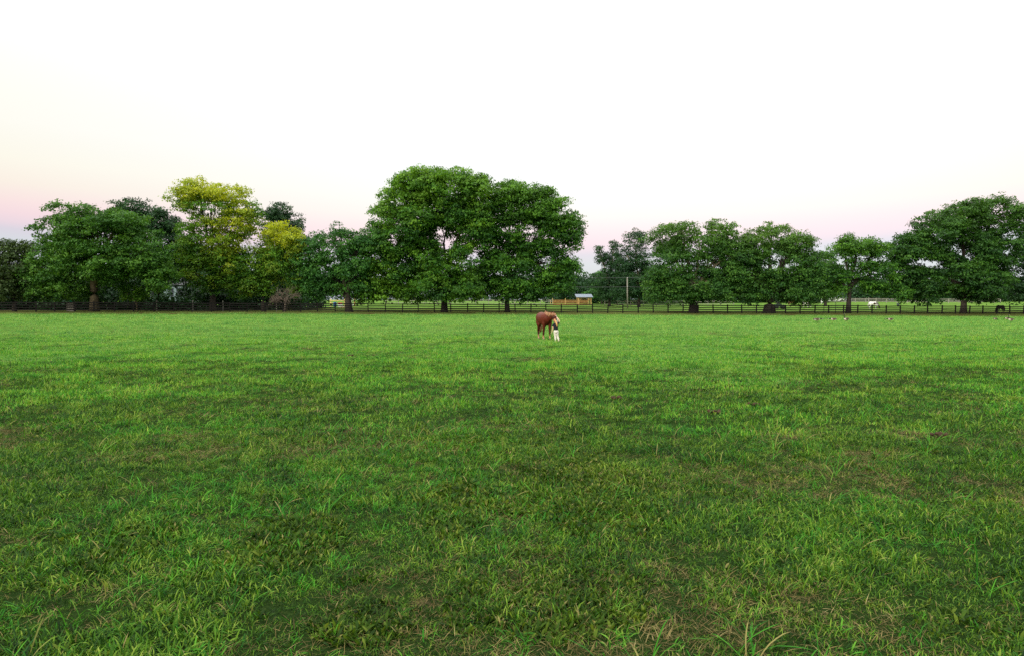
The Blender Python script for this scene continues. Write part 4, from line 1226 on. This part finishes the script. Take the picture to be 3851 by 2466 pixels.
# ---- geese
def goose(label, u, v, heading, pose, size=1.0):
    y = CAMH * F / (v - HORIZON)
    for _ in range(8): y = (CAMH - float(gz(X(u, y), y))) * F / (v - HORIZON)
    loc = G(u, y)
    ro = thing('goose', label, 'goose', loc, 'geese in the field')
    ro.rotation_euler = (0, 0, heading); ro.scale = (size,) * 3
    mb = MB()
    mb.tube([(-.46, 0, .37), (-.36, 0, .37), (-.24, 0, .36), (-.05, 0, .34), (.12, 0, .35), (.22, 0, .39), (.27, 0, .42)], [(.035, .02), (.075, .05), (.125, .11), (.16, .15), (.145, .14), (.09, .09), (.05, .05)], 14)
    if pose == 'up': N = [(.2, 0, .42), (.26, 0, .52), (.27, 0, .66), (.26, 0, .80), (.28, 0, .87)]; H = [(.25, 0, .87), (.29, 0, .885), (.34, 0, .875), (.36, 0, .87)]
    elif pose == 'low': N = [(.2, 0, .40), (.32, 0, .40), (.45, 0, .39), (.56, 0, .40), (.62, 0, .41)]; H = [(.60, 0, .41), (.64, 0, .42), (.69, 0, .40), (.71, 0, .395)]
    else: N = [(.2, 0, .40), (.31, 0, .40), (.39, 0, .30), (.43, 0, .19), (.45, 0, .14)]; H = [(.44, 0, .16), (.47, 0, .12), (.5, 0, .08), (.51, 0, .06)]
    mb.tube(N, [.075, .05, .038, .035, .036], 10, ref=(0, 1, 0)); mb.tube(H, [.03, .045, .035, .018], 10, ref=(0, 1, 0))
    me = remesh(mb, .016, 3, 'body')
    NN = np.array(N)

    def col(co):
        x, y_, z = co[:, 0], co[:, 1], co[:, 2]
        c = mixc((.1, .075, .055), (.34, .29, .22), sstep(.36, .27, z) )
        c = mixc2(c, (.5, .45, .37), sstep(.1, .2, x) * (z < .45))
        c = mixc2(c, (.5, .5, .46), ((x < -.2) & (z < .37)).astype(float))
        c = mixc2(c, (.02, .02, .02), ((x < -.36) & (z >= .36)).astype(float))
        d = np.min(np.linalg.norm(co[:, None, :] - np.concatenate([NN[1:], np.array(H)])[None], axis=2), axis=1)
        c = mixc2(c, (.012, .012, .012), (d < .085).astype(float))
        hc = np.array(H[1]); dd = np.linalg.norm(co - (hc - np.array((.025, 0, .02))), axis=1)
        c = mixc2(c, (.7, .7, .66), ((dd < .045) & (np.abs(y_) > .018)).astype(float))
        return c
    paint(me, col, M['feather']); link('body', me, ro)
    d = np.array(H[-1]) - np.array(H[-2]); d /= np.linalg.norm(d)
    m_ = MB(); m_.tube([np.array(H[-1]) - d * .015, np.array(H[-1]) + d * .05], [(.02, .016), (.008, .005)], 7, ref=(0, 1, 0)); link('beak', m_.mesh('beak', M['rubber'], True), ro)
    for s in (-1, 1):
        m_ = MB(); m_.tube([(-.02, .06 * s, .25), (-.03, .06 * s, .12), (-.01, .06 * s, .02), (.07, .06 * s, .01)], [.02, .012, .012, .03], 6); link('leg', m_.mesh('leg', M['rubber'], True), ro)
        m_ = MB(); m_.tube([(.16, .11 * s, .39), (0, .155 * s, .40), (-.2, .12 * s, .40), (-.42, .03 * s, .41)], [(.03, .05), (.025, .1), (.022, .075), (.01, .015)], 8)
        link('wing', painted_mb(m_, (.085, .062, .045), M['feather'], 'wing'), ro)


goose('grazing goose farthest left, neck stretched low to the right', 3073, 1214, rad(5), 'low')
goose('goose with lowered head beside the upright one, second from the left', 3134, 1212, rad(184), 'low', .92)
goose('upright alert goose with white breast nearest the slim trunk', 3182, 1213, rad(206), 'up', 1.02)
goose('lone low goose between the two groups of geese', 3348, 1212, rad(192), 'low', .95)
goose('grazing goose left of the upright one at the right edge', 3744, 1208, rad(20), 'graze', .85)
goose('half-hidden goose feeding just behind the upright one at the right edge', 3788, 1206, rad(170), 'graze', .85)
goose('upright dark goose at the right edge of the photo', 3802, 1214, rad(190), 'up', 1.0)

# ---- dried manure in the grass
rg = R(77)
for u, v in ((1317, 1334), (2835, 1530), (2321, 1503), (2690, 1557), (3540, 1650)):
    y = CAMH * F / (v - HORIZON); g = G(u, y)
    ro = thing('manure_pile', 'small clump of dry brown manure lying in the grass', 'manure', g, 'manure clumps scattered over the field')
    for k in range(7):
        m_ = MB(); c = g + Vector((rg.uniform(-.11, .11), rg.uniform(-.08, .08), rg.uniform(.03, .07)))
        m_.ball(c, (rg.uniform(.035, .06), rg.uniform(.03, .05), rg.uniform(.025, .04)), 8, 5); part('lump', m_, M['dung'], ro, True)

# ------------------------------------------------------------------ grass
N_STOPS = [(0.0, (0.0072, 0.02288, 0.006)), (.3, (0.0192, 0.0624, 0.008)), (.5, (0.0432, 0.1269, 0.010)), (.72, (0.096, 0.2028, 0.013)), (1.0, (0.24, 0.3224, 0.05))]  # near blades darkened: vignette and tone fall-off put into the colour
G_STOPS = [(0.0, (0.024, 0.104, 0.016)), (.3, (0.0456, 0.1976, 0.02)), (.5, (0.09, 0.3016, 0.025)), (.72, (0.168, 0.364, 0.034)), (1.0, (0.288, 0.3744, 0.06))]
F_STOPS = [(0.0, (0.036, 0.13, 0.038)), (.3, (0.075, 0.225, 0.048)), (.5, (0.13, 0.32, 0.06)), (.72, (0.19, 0.375, 0.075)), (1.0, (0.31, 0.44, 0.1))]  # far blades brightened, the other end of that painted fall-off
C_STOPS = [(0.0, (0.015, 0.08, 0.012)), (.45, (0.036, 0.19, 0.014)), (.75, (0.08, 0.28, 0.02)), (1.0, (0.17, 0.34, 0.04))]
gm_fine = grass_mat('darkened_near_grass', N_STOPS, transl=.22)
gm_mid = grass_mat('field_grass', G_STOPS)
gm_far = grass_mat('brightened_field_grass', F_STOPS)
gm_coarse = grass_mat('coarse_grass', C_STOPS)
gm_dry = grass_mat('dry_grass', [(0, (.05, .038, .014)), (.4, (.1, .078, .026)), (.7, (.18, .14, .048)), (1, (.33, .27, .12))], transl=.15)


def clump_mesh(name, mat, n, rad_, L0, L1, W0, W1, lean0, lean1, seed, segs=2, straw=.06, curl=.6):
    rg = R(seed); V, Fc, T_ = [], [], []
    for _ in range(n):
        a = rg.uniform(0, 6.283); rr = rad_ * math.sqrt(rg.rand())
        b = np.array((math.cos(a) * rr, math.sin(a) * rr, -.01))
        az = rg.uniform(0, 6.283); th = rg.uniform(lean0, lean1); L = rg.uniform(L0, L1); w = rg.uniform(W0, W1)
        hd = np.array((math.cos(az), math.sin(az), 0)); tw = az + math.pi / 2 + rg.uniform(-.7, .7)
        sd = np.array((math.cos(tw), math.sin(tw), rg.uniform(-.3, .3)))
        p = b.copy(); o = len(V); t = (rg.rand(), float(rg.rand() < straw) * rg.uniform(.6, 1), 0, 1)
        for s in range(segs + 1):
            f = s / segs
            if s < segs:
                ww = w * (.75 + .5 * f if f < .5 else 1.1 - .5 * (f - .5)) * .5
                V += [p - sd * ww, p + sd * ww]; T_ += [t, t]
            else:
                V.append(p.copy()); T_.append(t)
            ang = th + curl * f * rg.uniform(.6, 1.2)
            p = p + (hd * math.sin(ang) + np.array((0, 0, math.cos(ang)))) * L / segs
        for s in range(segs - 1): Fc.append((o + 2 * s, o + 2 * s + 1, o + 2 * s + 3, o + 2 * s + 2))
        q = o + 2 * (segs - 1); Fc.append((q, q + 1, q + 2))
    me = bpy.data.meshes.new(name); me.from_pydata([tuple(v) for v in V], [], Fc); me.materials.append(mat)
    at = me.attributes.new('tint', 'FLOAT_COLOR', 'POINT'); at.data.foreach_set('color', np.array(T_, np.float32).ravel())
    return bpy.data.objects.new(name, me)


def make_coll(name, objs):
    c = bpy.data.collections.new(name)
    for o in objs: c.objects.link(o)
    return c


def scatter(name, label, coll, P, rot, scl, idx):
    me = bpy.data.meshes.new(name); n = len(P)
    me.vertices.add(n); me.vertices.foreach_set('co', P.astype(np.float32).ravel())
    for a, ty, arr, key in (('rot', 'FLOAT_VECTOR', rot, 'vector'), ('scl', 'FLOAT', scl, 'value'), ('idx', 'INT', idx, 'value')):
        at = me.attributes.new(a, ty, 'POINT'); at.data.foreach_set(key, np.ascontiguousarray(arr, np.int32 if ty == 'INT' else np.float32).ravel())
    o = link(name, me); tag(o, label, kind='stuff')
    ng = bpy.data.node_groups.new(name + '_scatter', 'GeometryNodeTree')
    ng.interface.new_socket('Geometry', in_out='INPUT', socket_type='NodeSocketGeometry')
    ng.interface.new_socket('Geometry', in_out='OUTPUT', socket_type='NodeSocketGeometry')
    N, Lk = ng.nodes, ng.links
    gi, go = N.new('NodeGroupInput'), N.new('NodeGroupOutput')
    ci = N.new('GeometryNodeCollectionInfo'); ci.inputs['Collection'].default_value = coll
    ci.inputs['Separate Children'].default_value = True; ci.inputs['Reset Children'].default_value = True
    ip = N.new('GeometryNodeInstanceOnPoints'); ip.inputs['Pick Instance'].default_value = True

    def na(nm, ty):
        q = N.new('GeometryNodeInputNamedAttribute'); q.data_type = ty; q.inputs['Name'].default_value = nm
        return q.outputs['Attribute']
    Lk.new(gi.outputs[0], ip.inputs['Points']); Lk.new(ci.outputs[0], ip.inputs['Instance'])
    Lk.new(na('idx', 'INT'), ip.inputs['Instance Index'])
    e2r = N.new('FunctionNodeEulerToRotation'); Lk.new(na('rot', 'FLOAT_VECTOR'), e2r.inputs[0]); Lk.new(e2r.outputs[0], ip.inputs['Rotation'])
    Lk.new(na('scl', 'FLOAT'), ip.inputs['Scale'])
    Lk.new(ip.outputs[0], go.inputs[0])
    o.modifiers.new('scatter', 'NODES').node_group = ng
    return o


rg = R(101)


def wedge(y0, y1, dens, m=1.18, pad=1.0):
    """random points over the part of the field in view (and a margin) between distances y0 and y1"""
    hw = 3851 / 2 / F * m
    n = int((hw * (y1 * y1 - y0 * y0) + 2 * pad * (y1 - y0)) * dens)
    y = np.sqrt(rg.uniform(y0 * y0, y1 * y1, n)); x = rg.uniform(-1, 1, n) * (hw * y + pad)
    return x, y


def dryness(x, y):
    return fbm(x * .42, y * .42, 21, 4) + .10 * (fbm(x * .08, y * .08, 8, 2) - .5)


def lush(x, y):
    return fbm(x * .5 + 31, y * .5 + 7, 33, 4)


def place(name, label, coll, nvar, bands, keepfn, tilt=.25):
    PX, PY, SC = [], [], []
    for y0, y1, dens, s0, s1 in bands:
        x, y = wedge(y0, y1, dens)
        s = rg.uniform(s0, s1, len(x))
        k, sm = keepfn(x, y)
        k &= y < fence_y(x) - rg.uniform(2.0, 6.5, len(x)) * (y > 70)
        PX.append(x[k]); PY.append(y[k]); SC.append((s * sm)[k])
    x = np.concatenate(PX); y = np.concatenate(PY); s = np.concatenate(SC)
    P = np.stack([x, y, gz(x, y)], 1); n = len(P)
    rot = np.stack([rg.normal(size=n) * tilt * .6, rg.normal(size=n) * tilt * .6, rg.uniform(0, 6.283, n)], 1)
    return scatter(name, label, coll, P, rot, s, rg.randint(0, nvar, n))


fine = make_coll('fine_clumps', [clump_mesh('grass_clump', gm_fine, 26, .10, .04, .10, .005, .0085, .1, 1.3, 200 + i, 3, .05, 1.1) for i in range(7)])
mid_ = make_coll('mid_clumps', [clump_mesh('grass_clump', gm_mid, 46, .34, .07, .14, .009, .015, .1, 1.2, 230 + i, 2, .05) for i in range(5)])
far_ = make_coll('far_clumps', [clump_mesh('grass_clump', gm_far, 60, .75, .08, .16, .018, .032, .1, 1.1, 260 + i, 2, .04) for i in range(5)])
bright_ = make_coll('bright_clumps', [clump_mesh('grass_clump', gm_far, 46, .34, .06, .13, .009, .015, .1, 1.2, 250 + i, 2, .05) for i in range(5)])
coarse = make_coll('coarse_clumps', [clump_mesh('coarse_clump', gm_coarse, 15, .09, .06, .155, .006, .011, .1, 1.25, 300 + i, 4, .03, 1.2) for i in range(6)])
dry = make_coll('dry_clumps', [clump_mesh('dry_clump', gm_dry, 26, .16, .05, .17, .003, .006, 1.0, 1.6, 340 + i, 2, 0, .3) for i in range(5)])
stem = make_coll('stem_clumps', [clump_mesh('stem_clump', gm_coarse, 5, .05, .14, .32, .004, .008, .1, 1.1, 380 + i, 5, .15, 1.0) for i in range(5)])


def k_fine(x, y):
    d = dryness(x, y); p = 1 - .42 * sstep(.53, .66, d)
    t = fbm(x * 1.25, y * 1.25, 61, 3)
    return rg.rand(len(x)) < p, .68 + .75 * sstep(.36, .68, t)


def k_all(x, y):
    t = fbm(x * .7, y * .7, 62, 3)
    return rg.rand(len(x)) < 1.0, .55 + .85 * sstep(.35, .68, t)


def k_coarse(x, y):
    l = lush(x, y); p = sstep(.46, .68, l) * .95 + .06
    return rg.rand(len(x)) < p, .7 + .5 * l


def k_dry(x, y):
    d = dryness(x, y); p = sstep(.47, .6, d) * np.where(y < 14, .9, .5) + np.where(y < 14, .10, .02)
    return rg.rand(len(x)) < p, np.ones(len(x))


place('near_grass', 'short mixed grass covering the front of the field', fine, 7, [(3.0, 13, 150, .5, 1.25), (13, 19, 34, .9, 1.6), (19, 28, 15, 1.1, 1.9)], k_fine)
place('middle_grass', 'short grass covering the middle of the field', mid_, 5, [(13, 19, 4, .6, .9), (18, 27, 7, .65, 1.05), (26, 36, 8, .8, 1.2), (36, 50, 4, .9, 1.3)], k_all, .12)
place('bright_grass', 'short grass around the horse and beyond, colour brightened with distance', bright_, 5, [(29, 40, 3.5, .8, 1.2), (40, 72, 5, 1.0, 1.4)], k_all, .12)
place('distant_grass', 'short grass on the far part of the field', far_, 5, [(66, 126, 1.5, .7, 1.15)], k_all, .08)
place('coarse_grass', 'tufts of coarse bright green grass in the field', coarse, 6, [(3.0, 14, 46, .45, 1.1), (14, 34, 13, .7, 1.35), (34, 60, 2.0, 1.1, 1.6)], k_coarse)
place('dry_grass', 'flattened dry tan grass lying in patches', dry, 5, [(3.0, 14, 85, .5, 1.15), (14, 36, 10, 1.0, 1.7), (36, 70, 1.2, 1.6, 2.4)], k_dry, .1)


# low broad-leaved weeds in soft dark patches of the foreground, and two lighter swards further out
gm_weed = grass_mat('broad_leaf_weed', [(0, (.010, .026, .004)), (.4, (.025, .062, .006)), (.7, (.052, .105, .008)), (1, (.13, .18, .02))], transl=.3)
weed = make_coll('weed_clumps', [clump_mesh('weed_clump', gm_weed, 22, .09, .05, .11, .014, .026, .2, 1.3, 420 + i, 3, .04, .9) for i in range(6)])


def blobs(pts):
    """field areas (x, y, rx, ry) from where they lie in the 2405 px view"""
    out = []
    for u, v, ru, rv in pts:
        ya, yb = [CAMH * F / ((v + q * rv) * 1.6012 - HORIZON) for q in (1, -1)]
        y = (ya + yb) / 2
        out.append((X(u * 1.6012, y), y, ru * 1.6012 / F * y, (yb - ya) / 2))
    return out


def in_blobs(B, x, y):
    m = np.zeros(len(x))
    for bx, by, rx, ry in B:
        q = ((x - bx) / rx) ** 2 + ((y - by) / ry) ** 2 + (fbm(x * 1.3, y * 1.3, 71, 3) - .5) * 1.4
        m = np.maximum(m, 1 - sstep(.6, 1.25, q))
    return m


W_BL = blobs([(1380, 1160, 180, 90), (1075, 1195, 85, 70), (680, 1290, 105, 80), (300, 1290, 70, 60), (1290, 1420, 260, 100), (850, 1470, 110, 55)])
S_BL = blobs([(295, 838, 125, 60), (1545, 845, 175, 55)])


def k_weed(x, y):
    m = in_blobs(W_BL, x, y)
    m = np.maximum(m, .12 * sstep(.5, .62, fbm(x * 1.1, y * 1.1, 91, 3)))
    return rg.rand(len(x)) < m, .6 + .6 * lush(x, y)


def k_sward(x, y):
    m = in_blobs(S_BL, x, y)
    return rg.rand(len(x)) < m, .8 + .4 * lush(x, y)


place('weeds', 'low dark broad-leaved weeds in patches of the foreground', weed, 6, [(3.0, 13, 220, .55, 1.3), (13, 30, 30, .8, 1.5)], k_weed)
place('light_sward', 'lighter finer grass in two wide patches of the field', bright_, 5, [(18, 62, 9, .7, 1.0)], k_sward, .12)
place('grass_stems', 'single long arching grass stems', stem, 5, [(3.0, 16, 5, .6, 1.1), (16, 40, 1.6, .8, 1.2)], k_all)
